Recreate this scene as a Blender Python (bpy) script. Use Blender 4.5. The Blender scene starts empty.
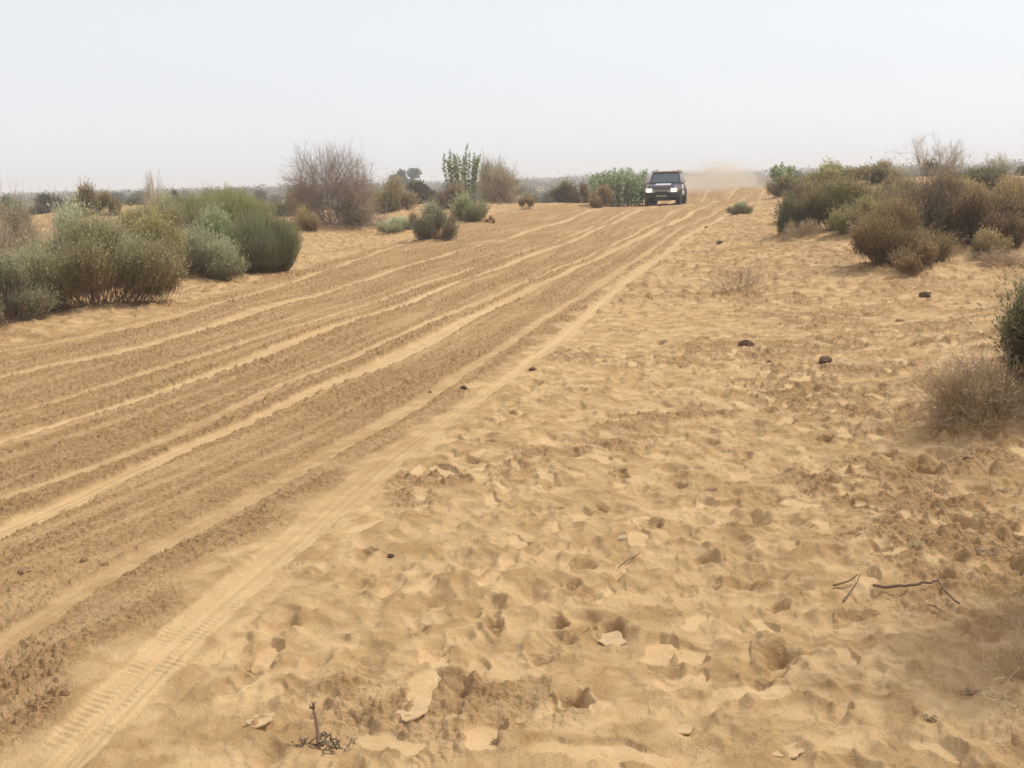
import bpy, math, random
import numpy as np
from mathutils import Vector, Matrix

R = math.radians
sc = bpy.context.scene
# ------------------------------------------------------------------ camera
F = 1098.0
PITCH, ROLL = R(10.6), R(1.55)
CAMZ = 1.6
_f = Vector((0, math.cos(PITCH), -math.sin(PITCH)))
_r0 = Vector((1, 0, 0)); _u0 = Vector((0, math.sin(PITCH), math.cos(PITCH)))
_r = _r0 * math.cos(ROLL) - _u0 * math.sin(ROLL)
_u = _r0 * math.sin(ROLL) + _u0 * math.cos(ROLL)
cam_d = bpy.data.cameras.new("camera"); cam = bpy.data.objects.new("camera", cam_d)
sc.collection.objects.link(cam); sc.camera = cam
m = Matrix((_r, _u, -_f)).transposed().to_4x4(); m.translation = (0, 0, CAMZ)
cam.matrix_world = m
cam_d.sensor_width = 36; cam_d.lens = 36 * F / 1024; cam_d.clip_start = 0.05; cam_d.clip_end = 8000

# ------------------------------------------------------------------ sky, sun, exposure
SUN_EL, SUN_AZ = R(52), R(62)          # azimuth clockwise from +Y
world = bpy.data.worlds.new("World"); sc.world = world; world.use_nodes = True
wn = world.node_tree.nodes; wl = world.node_tree.links
sky = wn.new("ShaderNodeTexSky"); sky.sky_type = 'NISHITA'; sky.sun_disc = False
sky.sun_elevation = SUN_EL; sky.sun_rotation = SUN_AZ
sky.air_density = 1.0; sky.dust_density = 1.0; sky.ozone_density = 1.2; sky.altitude = 0
bg = wn["Background"]; bg.inputs[1].default_value = 0.145
hs = wn.new("ShaderNodeHueSaturation"); hs.inputs['Saturation'].default_value = 0.30
wl.new(sky.outputs[0], hs.inputs['Color']); mx = wn.new("ShaderNodeMix"); mx.data_type = 'RGBA'; mx.inputs[0].default_value = .74      # thick even haze over the whole sky
mx.inputs[7].default_value = (5.5, 5.6, 5.85, 1); wl.new(hs.outputs[0], mx.inputs[6]); wl.new(mx.outputs[2], bg.inputs[0])
sun_d = bpy.data.lights.new("sun", 'SUN'); sun_d.energy = 2.7; sun_d.angle = R(3.5); sun_d.color = (1, .94, .85)
sun = bpy.data.objects.new("sun", sun_d); sc.collection.objects.link(sun)
tosun = Vector((math.sin(SUN_AZ) * math.cos(SUN_EL), math.cos(SUN_AZ) * math.cos(SUN_EL), math.sin(SUN_EL)))
sun.rotation_euler = tosun.to_track_quat('Z', 'Y').to_euler()
vs = sc.view_settings
vs.view_transform = 'Standard'; vs.look = 'None'; vs.gamma = 1; vs.use_curve_mapping = False
vs.exposure = 0.12
sc.cycles.max_bounces = 8; sc.cycles.diffuse_bounces = 5; sc.cycles.transparent_max_bounces = 8
sc.cycles.volume_bounces = 1

# ------------------------------------------------------------------ noise (numpy)
_rs = np.random.RandomState(7)
_P = _rs.permutation(256); _P = np.concatenate([_P, _P]).astype(np.int32)
_V = _rs.rand(512).astype(np.float32) * 2 - 1
_GA = _rs.rand(256) * 2 * np.pi
_GX = np.cos(_GA).astype(np.float32); _GY = np.sin(_GA).astype(np.float32)
def perlin(x, y, seed=0):
    x = x + seed * 17.31; y = y + seed * 9.17
    xi = np.floor(x).astype(np.int64); yi = np.floor(y).astype(np.int64)
    xf = (x - xi).astype(np.float32); yf = (y - yi).astype(np.float32)
    xi &= 255; yi &= 255; x1 = (xi + 1) & 255; y1 = (yi + 1) & 255
    u = xf * xf * xf * (xf * (xf * 6 - 15) + 10); v = yf * yf * yf * (yf * (yf * 6 - 15) + 10)
    a = _P[_P[xi] + yi]; b = _P[_P[x1] + yi]; c = _P[_P[xi] + y1]; d = _P[_P[x1] + y1]
    n0 = _GX[a] * xf + _GY[a] * yf; n1 = _GX[b] * (xf - 1) + _GY[b] * yf
    n2 = _GX[c] * xf + _GY[c] * (yf - 1); n3 = _GX[d] * (xf - 1) + _GY[d] * (yf - 1)
    return ((n0 + u * (n1 - n0)) + v * ((n2 + u * (n3 - n2)) - (n0 + u * (n1 - n0)))) * 1.5
def fbm(x, y, o=4, seed=0, g=.5):
    s = 0; a = 1; t = 0
    for k in range(o):
        s = s + a * perlin(x * 2 ** k, y * 2 ** k, seed + k * 3); t += a; a *= g
    return s / t
def sstep(a, b, x):
    t = np.clip((x - a) / (b - a), 0, 1); return t * t * (3 - 2 * t)

# ------------------------------------------------------------------ terrain height (large shapes)
BUMPS = [(-12.5, 37, 4.5, 5, .95), (-17, 30, 5, 6, .35), (-4.0, 47, 7, 8, .40), (17, 44, 7, 12, 1.05), (11.5, 21, 4.5, 6.5, .50),
         (5.3, 7.0, 2.1, 3.2, .78), (-1.0, 56, 6, 6, .30), (-10, 16, 4, 4, .12), (-2, 66, 14, 8, .05), (13, 66, 5, 6, .75),
         (22, 22, 7, 8, .6), (-25, 40, 8, 8, .5), (34, 50, 12, 14, 1.0), (8, 57, 6, 4, -.12)]
def macro(x, y):
    x = np.asarray(x, dtype=np.float64); y = np.asarray(y, dtype=np.float64)
    r = np.sqrt(x * x + y * y)
    z = -2.6 * sstep(60, 135, r)
    for cx, cy, sx, sy, h in BUMPS:
        z = z + h * np.exp(-((x - cx) / sx) ** 2 - ((y - cy) / sy) ** 2)
    z = z + .10 * perlin(x / 7.0, y / 7.0, 3) * sstep(6, 20, r) + .035 * perlin(x / 2.2, y / 2.2, 5)
    z = z + sstep(90, 300, r) * 1.2 * perlin(x / 90., y / 90., 8)
    z = z + sstep(300, 1200, r) * 3.0 * sstep(-.3, .6, x / np.maximum(r, 1))      # low rise far off on the right
    return z
def ray(px, py):
    return (_f * F + _r * (px - 512) + _u * (384 - py)).normalized()
def hit(px, py, maxd=75.):
    d = ray(px, py); t = np.arange(1.5, maxd, .02)
    P = np.array([0, 0, CAMZ])[None] + t[:, None] * np.array(d)[None]
    h = macro(P[:, 0], P[:, 1])
    k = np.nonzero(P[:, 2] <= h)[0]
    i = k[0] if len(k) else len(t) - 1
    return P[i, 0], P[i, 1]
def along(px, D):                       # a point on the ground at distance D in the direction of column px (on the horizon)
    d = ray(px, 178); s = D / math.hypot(d.x, d.y)
    return d.x * s, d.y * s

# ------------------------------------------------------------------ wheel tracks: x as a function of y
class Track:
    def __init__(s, pts, w, depth, pale, tread=0):
        P = sorted([hit(*p) for p in pts], key=lambda q: q[1])
        ys = np.array([p[1] for p in P]); xs = np.array([p[0] for p in P])
        s.y = np.linspace(-4, 90, 1900)
        f = np.interp(s.y, ys, xs)
        s0 = (xs[1] - xs[0]) / max(ys[1] - ys[0], .3); s1 = (xs[-1] - xs[-2]) / max(ys[-1] - ys[-2], .3)
        f = np.where(s.y < ys[0], xs[0] + (s.y - ys[0]) * s0, f); f = np.where(s.y > ys[-1], xs[-1] + (s.y - ys[-1]) * s1, f)
        g = f.copy()
        for wd in (9, 17, 31, 61):
            k = np.ones(wd) / wd
            sm = np.convolve(np.pad(f, wd // 2, mode='reflect', reflect_type='odd'), k, 'valid')
            b = sstep(wd * .12, wd * .35, s.y); g = g * (1 - b) + sm * b
        s.f = g; s.w, s.depth, s.pale, s.tread = w, depth, pale, tread
        s.sl = np.gradient(g, s.y)
        s.L = np.concatenate([[0], np.cumsum(np.hypot(np.diff(g), np.diff(s.y)))])
    def d(s, x, y):                     # signed distance across, and length along
        f = np.interp(y, s.y, s.f); sl = np.interp(y, s.y, s.sl); c = 1 / np.sqrt(1 + sl * sl)
        return (x - f) * c, np.interp(y, s.y, s.L) + (x - f) * c * sl
TR = [
 Track([(60,762),(200,622),(330,510),(430,430),(500,384),(560,340),(620,287),(690,234),(742,206),(772,197)], .125, .010, .8, 1),
 Track([(-260,640),(0,532),(170,455),(330,384),(430,340),(520,294),(640,238),(700,209)], .16, .05, .85),
 Track([(-260,585),(0,497),(110,462),(330,366),(470,306),(590,256),(670,214)], .10, .03, .65),
 Track([(-260,520),(0,442),(200,378),(380,312),(500,268),(600,228),(652,208)], .15, .05, .95),
 Track([(-200,430),(0,377),(152,344),(334,290),(460,250),(600,209)], .16, .05, .9),
 Track([(-200,468),(0,415),(100,388),(300,325),(420,285),(560,240),(630,210)], .09, .03, .55),
 Track([(-200,388),(20,348),(190,316),(330,270),(400,246),(480,216),(600,203)], .14, .03, .6),
 Track([(-100,720),(130,560),(300,470),(430,395),(540,320),(600,284),(680,228),(730,206)], .12, .02, .25),
]
EDGE_L = Track([(-300,405),(0,345),(150,318),(300,268),(400,240),(480,214),(560,203),(620,199)], .1, 0, 0)
EDGE_R = TR[0]

# ------------------------------------------------------------------ ground mesh: one sheet, rings about the point where the photo was taken
def build_ground():
    ys = np.concatenate([np.arange(640, 4.0, -.5)])
    r1 = CAMZ * F / ys * 1.03
    r1 = r1[r1 > 1.4]
    r1 = r1[r1 < 140]
    # keep the ring spacing at least 7 mm, at most 9 cm within 70 m
    rr = [r1[0]]
    for v in r1[1:]:
        if v - rr[-1] > .10 and v < 75:
            n = int(math.ceil((v - rr[-1]) / .10)); a = rr[-1]
            rr += [a + (v - a) * (k + 1) / n for k in range(n)]
        elif v - rr[-1] > .006: rr.append(v)
    rads = np.array([.05, .3, .6, .9, 1.15, 1.3] + rr + list(np.geomspace(rr[-1] * 1.03, 1500, 90)))
    th_d = np.linspace(-29.5, 29.5, 1350)
    th = np.concatenate([np.arange(-180, -45, 3.), np.linspace(-45, -29.6, 120), th_d, np.linspace(29.6, 45, 120), np.arange(48, 180, 3.)])
    th = np.radians(th)
    nr, nt = len(rads), len(th)
    RR, TT = np.meshgrid(rads, th, indexing='ij')
    X = RR * np.sin(TT); Y = RR * np.cos(TT)
    Z = macro(X, Y).astype(np.float64)
    pale = np.zeros_like(Z); rough = np.zeros_like(Z); dark = np.zeros_like(Z)
    near = (RR < 85)
    i1 = int(np.searchsorted(rads, 85)); sl = slice(0, i1)
    x, y, r = X[sl], Y[sl], RR[sl]
    dL, _ = EDGE_L.d(x, y); dR, _ = EDGE_R.d(x, y)
    wob = .12 * perlin(x * .9, y * .9, 21)
    road = sstep(-.1, .35, dL + wob) * sstep(-.05, .25, -dR + .05 + wob * .5)
    near_ = 1 - sstep(3.5, 8, y)
    road = road * sstep(.0, .22, -dR - .08 - .08 * near_ + .3 * perlin(x * 1.7, y * 1.7, 23)) * (y > .2)
    fine_f = np.clip(1.4 - r / 60, .35, 1)
    # clods of the churned road
    hmask = road.copy(); z = np.zeros_like(x); pl = np.zeros_like(x)
    tw = np.zeros_like(x)
    for k, t in enumerate(TR):
        d, L = t.d(x, y)
        w = t.w * (.72 if k == 0 else .50) * (1 + .6 * perlin(L * .3, L * 0 + k * 7.3, 31)) * np.clip(1 + r / 90, 1, 1.4)
        q = np.abs(d) / w
        m_ = 1 - sstep(.75, 1.15, q + .22 * perlin(x * 5, y * 5, 41 + k) + .16 * perlin(x * 17, y * 17, 45 + k))
        strength = .72 + .5 * perlin(L * .22, L * 0 + k * 3.1, 51)
        if k == 0: strength = strength * (1 - .25 * sstep(3.5, 6, y) * (1 - sstep(8, 11, y)))
        ridge = np.exp(-((q - 1.35) / .33) ** 2)
        z = z - t.depth * .34 * m_ + t.depth * .12 * ridge * (.6 + 1.6 * perlin(x * 4, y * 4, 61 + k))
        pl = np.maximum(pl, m_ * np.clip(strength, 0, 1.1) * t.pale * (1 - .55 * sstep(.05, .4, perlin(d * 26, L * .5, 55 + k))))
        tw = np.maximum(tw, m_)
        # fine lines drawn along the ruts
        z = z + .004 * m_ * perlin(d * 24 / t.w * .17, L * .25, 71 + k)
        if t.tread:
            per = .030
            s1 = (d > 0)
            ph = L / per + .25 * perlin(L * 5, d * 9, 84) + np.where(s1, 1.6, -1.2) * np.abs(d) / t.w * 1.1 + .5 * s1
            saw = (ph % 1.0)
            tr = (sstep(.0, .35, saw) - sstep(.45, 1.0, saw))
            tm = m_ * (np.abs(d) / t.w > .16) * (.2 + .8 * sstep(-.25, .15, perlin(L * .6, d * 0 + 4.4, 81))) * (1 - sstep(7.5, 11, y))
            z = z + tm * sstep(-.2, .2, fbm(x * 6, y * 6, 3, 83)) * (.0052 * tr - .0022)
            z = z + m_ * .006 * np.maximum(fbm(x * 24, y * 24, 3, 86), 0) * sstep(-.1, .3, perlin(x * 2.3, y * 2.3, 87))
            z = z - .007 * np.exp(-((d / t.w) / .10) ** 2) * m_
            # a second pressed strip beside it
            m2 = np.exp(-((d / t.w - 1.5) / .18) ** 2)
            z = z - .006 * m2
    # drawn-out lines parallel to the road between the ruts
    dd, LL = TR[3].d(x, y)
    z = z + road * (1 - tw) * 0.011 * perlin(dd * 3.2, LL * .22, 91)
    z = z + road * (1 - tw * .5) * (.006 * perlin(dd * 9, LL * .22, 92) + .004 * perlin(dd * 19, LL * .5, 96))
    st2 = perlin(dd * 10, LL * .18, 97)
    rg = road * (1 - tw * .88) * np.clip(1.0 + .9 * fbm(dd * 1.6, LL * .25, 3, 93) + .22 * perlin(dd * 5, LL * .35, 94), .35, 1.25)
    pl = np.maximum(pl, road * .28 * sstep(.16, .42, perlin(dd * 6.5, LL * .25, 95))); rg = rg * (1 - .3 * sstep(.15, .5, st2)); pl = np.maximum(pl, road * .18 * sstep(.22, .45, st2))
    rgh = rg * sstep(-.2, .4, perlin(x * 1.1, y * 1.1, 77) + .35)
    fn = 1 - sstep(4.5, 9, r)
    c1 = np.abs(fbm(x * 13, y * 13, 3, 101, .6)); c2 = np.maximum(fbm(x * 21, y * 21, 3, 105, .6), 0) * (1 - fn) + 1.0 * fn * np.maximum(fbm(x * 34, y * 34, 3, 106, .6), 0)
    big = np.maximum(fbm(x * 5.5, y * 5.5, 3, 108), 0) ** 1.2
    z = z + rg * (.036 * c2 + .020 * c1 - .006) * np.clip(r / 12, .55, 1.9) + rg * .034 * big * (1 - .3 * fn) + rgh * .02 * c2
    # loose sand off the road: soft hummocks
    off = 1 - np.maximum(road, tw * .9)
    ht = off * (1 - .45 * sstep(20, 50, r))
    HM = fbm(x * 4.2, y * 4.2, 3, 115)
    pl = np.maximum(pl, off * .55 * sstep(.02, -.26, HM))
    z = z + ht * (.022 * fbm(x * 1.9, y * 1.9, 2, 111) + .017 * HM)
    z = z + ht * .004 * np.abs(fbm(x * 17, y * 17, 3, 119))
    cr = sstep(.30, .6, perlin(x * 19, y * 19, 121)) * sstep(-.1, .3, perlin(x * 1.6, y * 1.6, 122)) + .8 * sstep(.38, .6, perlin(x * 33, y * 33, 123))
    z = z + ht * .010 * cr * (.35 + .65 * sstep(-.2, 1.6, x - y * .06))
    cr2 = sstep(.22, .5, perlin(x * 7.5, y * 4.2, 124)) * sstep(8, 16, r) * (1 - .6 * road)
    z = z + off * .034 * cr2; pr0 = off * cr2
    # broken rough patches, mostly on the right
    pr = sstep(.06, .34, fbm(x * .85, y * .85, 2, 125) + .33 * fbm(x * 3.3, y * 3.3, 2, 127) + -.06 + .26 * sstep(0, 2.6, x - y * .10) + .03)
    pr = pr * off
    z = z + pr * (.042 * np.maximum(fbm(x * 14, y * 14, 3, 131, .6), 0) + .022 * np.abs(fbm(x * 22, y * 22, 2, 133)))
    lf = off * sstep(0, .8, -dL)        # left verge: pitted sand
    z = z + lf * .035 * np.maximum(fbm(x * 6, y * 6, 3, 137), 0) * np.clip(r / 20, .6, 1.6)
    rough[sl] = np.clip(rg * 1.1 + pr * .85 + .75 * pr0 + .35 * lf * sstep(.0, .4, fbm(x * 2, y * 2, 3, 139)), 0, 1)
    pale[sl] = pl
    Z[sl] += z
    # ---- footprints, stamped into the sand off the road
    rng = random.Random(5)
    def stamp(cx, cy, ang, ln, wd, dep, flat, kind):
        cr = math.hypot(cx, cy); rad = ln * 1.25
        if cr < 1.6 or cr > 60: return
        ct = math.atan2(cx, cy); dt = rad / cr * 1.1
        a, b = np.searchsorted(rads, [cr - rad, cr + rad]); c, e = np.searchsorted(th, [ct - dt, ct + dt])
        if b - a < 2 or e - c < 3: return
        s = (slice(a, b), slice(c, e))
        lx = X[s] - cx; ly = Y[s] - cy
        u = lx * math.sin(ang) + ly * math.cos(ang); v = lx * math.cos(ang) - ly * math.sin(ang)
        wl_ = wd * (1 + .18 * np.sin(u / ln * 5)) 
        q = np.sqrt((u / ln) ** 2 + (v / wl_) ** 2) if kind != 'sole' else ((np.abs(u) / ln) ** 3 + (np.abs(v) / wl_) ** 3) ** (1 / 3)
        q = q + (.34 if kind == 'hole' else .13) * perlin(X[s] * 9, Y[s] * 9, 151) + .10 * perlin(X[s] * 24, Y[s] * 24, 152)
        inner = 1 - sstep(.62 if flat > .8 else .3, 1.0 if flat > .8 else 1.08, q) if kind != 'hole' else 1 - sstep(.2, 1.0, q)
        if kind == 'sole': inner = 1 - sstep(.86, 1.0, q)
        rim = np.exp(-((q - 1.18) / .22) ** 2)
        base = dep * (1 + (.5 * u / ln if kind != 'hole' else 0))
        if flat > .4:
            cur = Z[s]; mean = float(np.mean(cur[q < 1])) if np.any(q < 1) else 0
            Z[s] = cur * (1 - inner * flat) + (mean - base) * inner * flat + rim * dep * .35 * (.6 + perlin(X[s] * 8, Y[s] * 8, 157))
            rough[s] = rough[s] * (1 - inner); pale[s] = np.maximum(pale[s], inner * flat * .85)
        else:
            Z[s] += -base * inner + rim * dep * .35
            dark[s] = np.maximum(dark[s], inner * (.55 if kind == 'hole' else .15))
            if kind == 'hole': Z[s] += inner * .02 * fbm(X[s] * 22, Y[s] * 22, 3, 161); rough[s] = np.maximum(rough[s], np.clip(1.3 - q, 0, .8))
            pale[s] = np.maximum(pale[s], inner * .25 * (kind != 'hole'))
    for k in range(8200):
        t = rng.random()
        if t < .5: rr_ = 2.3 + 8 * rng.random() ** .8
        else: rr_ = 8 + 38 * rng.random() ** 1.1
        az = R(rng.uniform(-16, 29)); cx, cy = rr_ * math.sin(az), rr_ * math.cos(az)
        d0 = float(EDGE_R.d(np.array(cx), np.array(cy))[0])
        if d0 < .22: continue
        if t < .5 and rng.random() < .45: continue
        ang = R(rng.choice([15, -20, 190, 40, 170]) + rng.gauss(0, 28))
        kd = rng.random()
        sc_ = rng.uniform(.55, 1.1)
        if kd < .52: stamp(cx, cy, ang, .15 * sc_, .075 * sc_, rng.uniform(.007, .019), 0, 'dip')
        elif kd < .90: stamp(cx, cy, ang, .12 * sc_, .052 * sc_, rng.uniform(.007, .016), rng.uniform(.2, .9), 'soft')
        elif kd < .965: stamp(cx, cy, ang, .135 * sc_, .05 * sc_, rng.uniform(.007, .013), .97, 'sole')
        else: stamp(cx, cy, ang, rng.uniform(.04, .08), rng.uniform(.03, .05), rng.uniform(.015, .035), 0, 'hole')
    # the clear ones
    for px, py, a, ln, wd, dp, fl, kd in [(482,738,0,.10,.062,.024,.97,'sole'),(390,748,-60,.13,.05,.014,.95,'sole'),(612,634,-50,.085,.055,.035,.5,'dip'),
        (708,495,0,.035,.045,.05,0,'hole'),(885,455,90,.05,.11,.06,0,'hole'),(460,680,10,.05,.07,.03,0,'hole'),(575,706,20,.05,.05,.05,0,'hole'),
        (560,752,-70,.12,.06,.018,.9,'sole'),(962,522,70,.07,.11,.04,0,'hole'),(915,470,60,.13,.10,.05,0,'hole'),(660,650,20,.12,.06,.02,.9,'sole'),
        (690,655,0,.10,.06,.02,.9,'sole'),(750,520,90,.10,.12,.04,0,'dip'),(780,660,80,.07,.10,.03,0,'hole'),(858,618,0,.06,.07,.035,0,'hole'),
        (440,560,-70,.10,.05,.02,.8,'soft'),(650,525,70,.06,.07,.03,0,'hole'),(620,472,80,.04,.05,.025,0,'hole'),(770,410,80,.05,.09,.04,0,'hole'),
        (740,393,80,.05,.09,.04,0,'hole'),(905,410,80,.07,.10,.04,0,'hole'),(700,560,60,.07,.1,.03,0,'dip')]:
        cx, cy = hit(px, py); stamp(cx, cy, R(a), ln, wd, dp, fl, kd)
    # sand gathered round the plants
    for (bx, by, br, bh) in MOUNDS:
        q = ((X[sl] - bx) ** 2 + (Y[sl] - by) ** 2) / (br * br)
        Z[sl] += bh * np.exp(-q)
    nv = nr * nt
    me = bpy.data.meshes.new('sand_ground')
    co = np.empty((nv, 3), np.float32); co[:, 0] = X.ravel(); co[:, 1] = Y.ravel(); co[:, 2] = Z.ravel()
    me.vertices.add(nv); me.vertices.foreach_set('co', co.ravel())
    I, J = np.meshgrid(np.arange(nr - 1), np.arange(nt), indexing='ij')
    J2 = (J + 1) % nt
    q = np.stack([I * nt + J, I * nt + J2, (I + 1) * nt + J2, (I + 1) * nt + J], -1).reshape(-1, 4).astype(np.int32)
    q = q[:, ::-1]
    nf = len(q)
    me.loops.add(nf * 4); me.loops.foreach_set('vertex_index', q.ravel())
    me.polygons.add(nf); me.polygons.foreach_set('loop_start', np.arange(nf, dtype=np.int32) * 4)
    me.polygons.foreach_set('loop_total', np.full(nf, 4, np.int32))
    me.update(calc_edges=True)
    me.polygons.foreach_set('use_smooth', np.ones(nf, bool))
    for nm, a in (('pale', pale), ('rough', rough), ('dark', dark)):
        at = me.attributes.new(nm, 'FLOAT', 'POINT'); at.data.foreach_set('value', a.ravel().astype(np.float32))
    o = bpy.data.objects.new('sand_ground', me); sc.collection.objects.link(o); o['kind'] = 'structure'
    me.materials.append(M_SAND)
    return o, (rads, th, Z)

# ------------------------------------------------------------------ materials
def newmat(name):
    m_ = bpy.data.materials.new(name); m_.use_nodes = True
    return m_, m_.node_tree.nodes, m_.node_tree.links, m_.node_tree.nodes['Principled BSDF']
def noise(n, l, vec, scale, det=3, rough=.55):
    t = n.new('ShaderNodeTexNoise'); t.inputs['Scale'].default_value = scale; t.inputs['Detail'].default_value = det
    t.inputs['Roughness'].default_value = rough; l.new(vec, t.inputs['Vector']); return t.outputs[0]
def ramp(n, l, fac, stops):
    t = n.new('ShaderNodeValToRGB'); e = t.color_ramp.elements
    e[0].position, e[0].color = stops[0][0], (*stops[0][1], 1); e[1].position, e[1].color = stops[-1][0], (*stops[-1][1], 1)
    for p, c in stops[1:-1]:
        k = e.new(p); k.color = (*c, 1)
    l.new(fac, t.inputs[0]); return t.outputs[0]
def mix(n, l, fac, a, b, mode='MIX'):
    t = n.new('ShaderNodeMix'); t.data_type = 'RGBA'; t.blend_type = mode
    for s, v in ((t.inputs[0], fac), (t.inputs[6], a), (t.inputs[7], b)):
        if isinstance(v, (int, float)): s.default_value = v
        elif isinstance(v, tuple): s.default_value = (*v, 1)
        else: l.new(v, s)
    return t.outputs[2]
def mth(n, l, op, a, b=0.0, cl=False):
    t = n.new('ShaderNodeMath'); t.operation = op; t.use_clamp = cl
    for s, v in ((t.inputs[0], a), (t.inputs[1], b)):
        if isinstance(v, (int, float)): s.default_value = v
        else: l.new(v, s)
    return t.outputs[0]
def attr(n, name):
    t = n.new('ShaderNodeAttribute'); t.attribute_name = name; return t.outputs['Fac']

def mk_sand():
    m_, n, l, p = newmat('desert_sand')
    g = n.new('ShaderNodeNewGeometry').outputs['Position']
    A, B, D = attr(n, 'pale'), attr(n, 'rough'), attr(n, 'dark')
    base = ramp(n, l, noise(n, l, g, .7, 5), [(.3, (0.433, 0.270, 0.126)), (.7, (0.509, 0.322, 0.155))])
    mid = noise(n, l, g, 5.5, 4, .6)
    base = mix(n, l, ramp(n, l, mid, [(.44, (0, 0, 0)), (.58, (1, 1, 1))]), base, (0.574, 0.381, 0.193))
    paleC = ramp(n, l, noise(n, l, g, 9, 3), [(.3, (0.650, 0.449, 0.242)), (.7, (0.726, 0.512, 0.285))])
    roughC = ramp(n, l, noise(n, l, g, 26, 4, .65), [(.34, (0.258, 0.141, 0.060)), (.5, (0.368, 0.216, 0.097)), (.66, (0.495, 0.313, 0.150))])
    c = mix(n, l, mth(n, l, 'MULTIPLY', B, .66), base, roughC)
    c = mix(n, l, mth(n, l, 'MULTIPLY', A, .8), c, paleC)
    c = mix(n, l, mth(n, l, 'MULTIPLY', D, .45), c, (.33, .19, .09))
    gr = noise(n, l, g, 210, 3, .75)
    c = mix(n, l, .55, c, ramp(n, l, gr, [(.3, (.42, .40, .38)), (.52, (1, 1, 1)), (.75, (1.0, 1.0, 1.0))]), 'MULTIPLY')
    l.new(c, p.inputs['Base Color']); p.inputs['Roughness'].default_value = .95; p.inputs['Specular IOR Level'].default_value = .12
    b1 = n.new('ShaderNodeBump'); b1.inputs['Strength'].default_value = .9; b1.inputs['Distance'].default_value = .009
    l.new(mth(n, l, 'MULTIPLY', noise(n, l, g, 115, 4, .75), mth(n, l, 'SUBTRACT', 1.0, mth(n, l, 'MULTIPLY', A, .65))), b1.inputs['Height'])
    b2 = n.new('ShaderNodeBump'); b2.inputs['Strength'].default_value = .8; b2.inputs['Distance'].default_value = .02
    hh = mth(n, l, 'MULTIPLY', noise(n, l, g, 34, 4, .6), mth(n, l, 'ADD', mth(n, l, 'MULTIPLY', B, 1.0), .18))
    l.new(hh, b2.inputs['Height']); l.new(b1.outputs[0], b2.inputs['Normal']); l.new(b2.outputs[0], p.inputs['Normal'])
    return m_
M_SAND = mk_sand()

def plantmat(name, stops, rough=.75, transl=.38):
    m_, n, l, p = newmat(name)
    c = ramp(n, l, attr(n, 'tint'), stops)
    oi = n.new('ShaderNodeObjectInfo')
    h = n.new('ShaderNodeHueSaturation')
    l.new(mth(n, l, 'ADD', mth(n, l, 'MULTIPLY', oi.outputs['Random'], .035), .4825), h.inputs['Hue'])
    l.new(mth(n, l, 'ADD', mth(n, l, 'MULTIPLY', oi.outputs['Random'], .4), .8), h.inputs['Value'])
    l.new(c, h.inputs['Color']); c = h.outputs[0]
    l.new(c, p.inputs['Base Color']); p.inputs['Roughness'].default_value = rough; p.inputs['Specular IOR Level'].default_value = .25
    if transl:
        t = n.new('ShaderNodeBsdfTranslucent'); l.new(c, t.inputs['Color'])
        ms = n.new('ShaderNodeMixShader'); ms.inputs[0].default_value = transl
        l.new(p.outputs[0], ms.inputs[1]); l.new(t.outputs[0], ms.inputs[2])
        l.new(ms.outputs[0], n['Material Output'].inputs['Surface'])
    return m_
def simple(name, col, rough=.6, metal=0., spec=.5, nscale=0, namp=.2):
    m_, n, l, p = newmat(name)
    if nscale:
        g = n.new('ShaderNodeTexCoord').outputs['Object']
        f = noise(n, l, g, nscale, 4)
        lo = tuple(v * (1 - namp) for v in col); hi = tuple(min(v * (1 + namp), 1) for v in col)
        l.new(ramp(n, l, f, [(.3, lo), (.7, hi)]), p.inputs['Base Color'])
    else: p.inputs['Base Color'].default_value = (*col, 1)
    p.inputs['Roughness'].default_value = rough; p.inputs['Metallic'].default_value = metal; p.inputs['Specular IOR Level'].default_value = spec
    return m_
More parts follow.
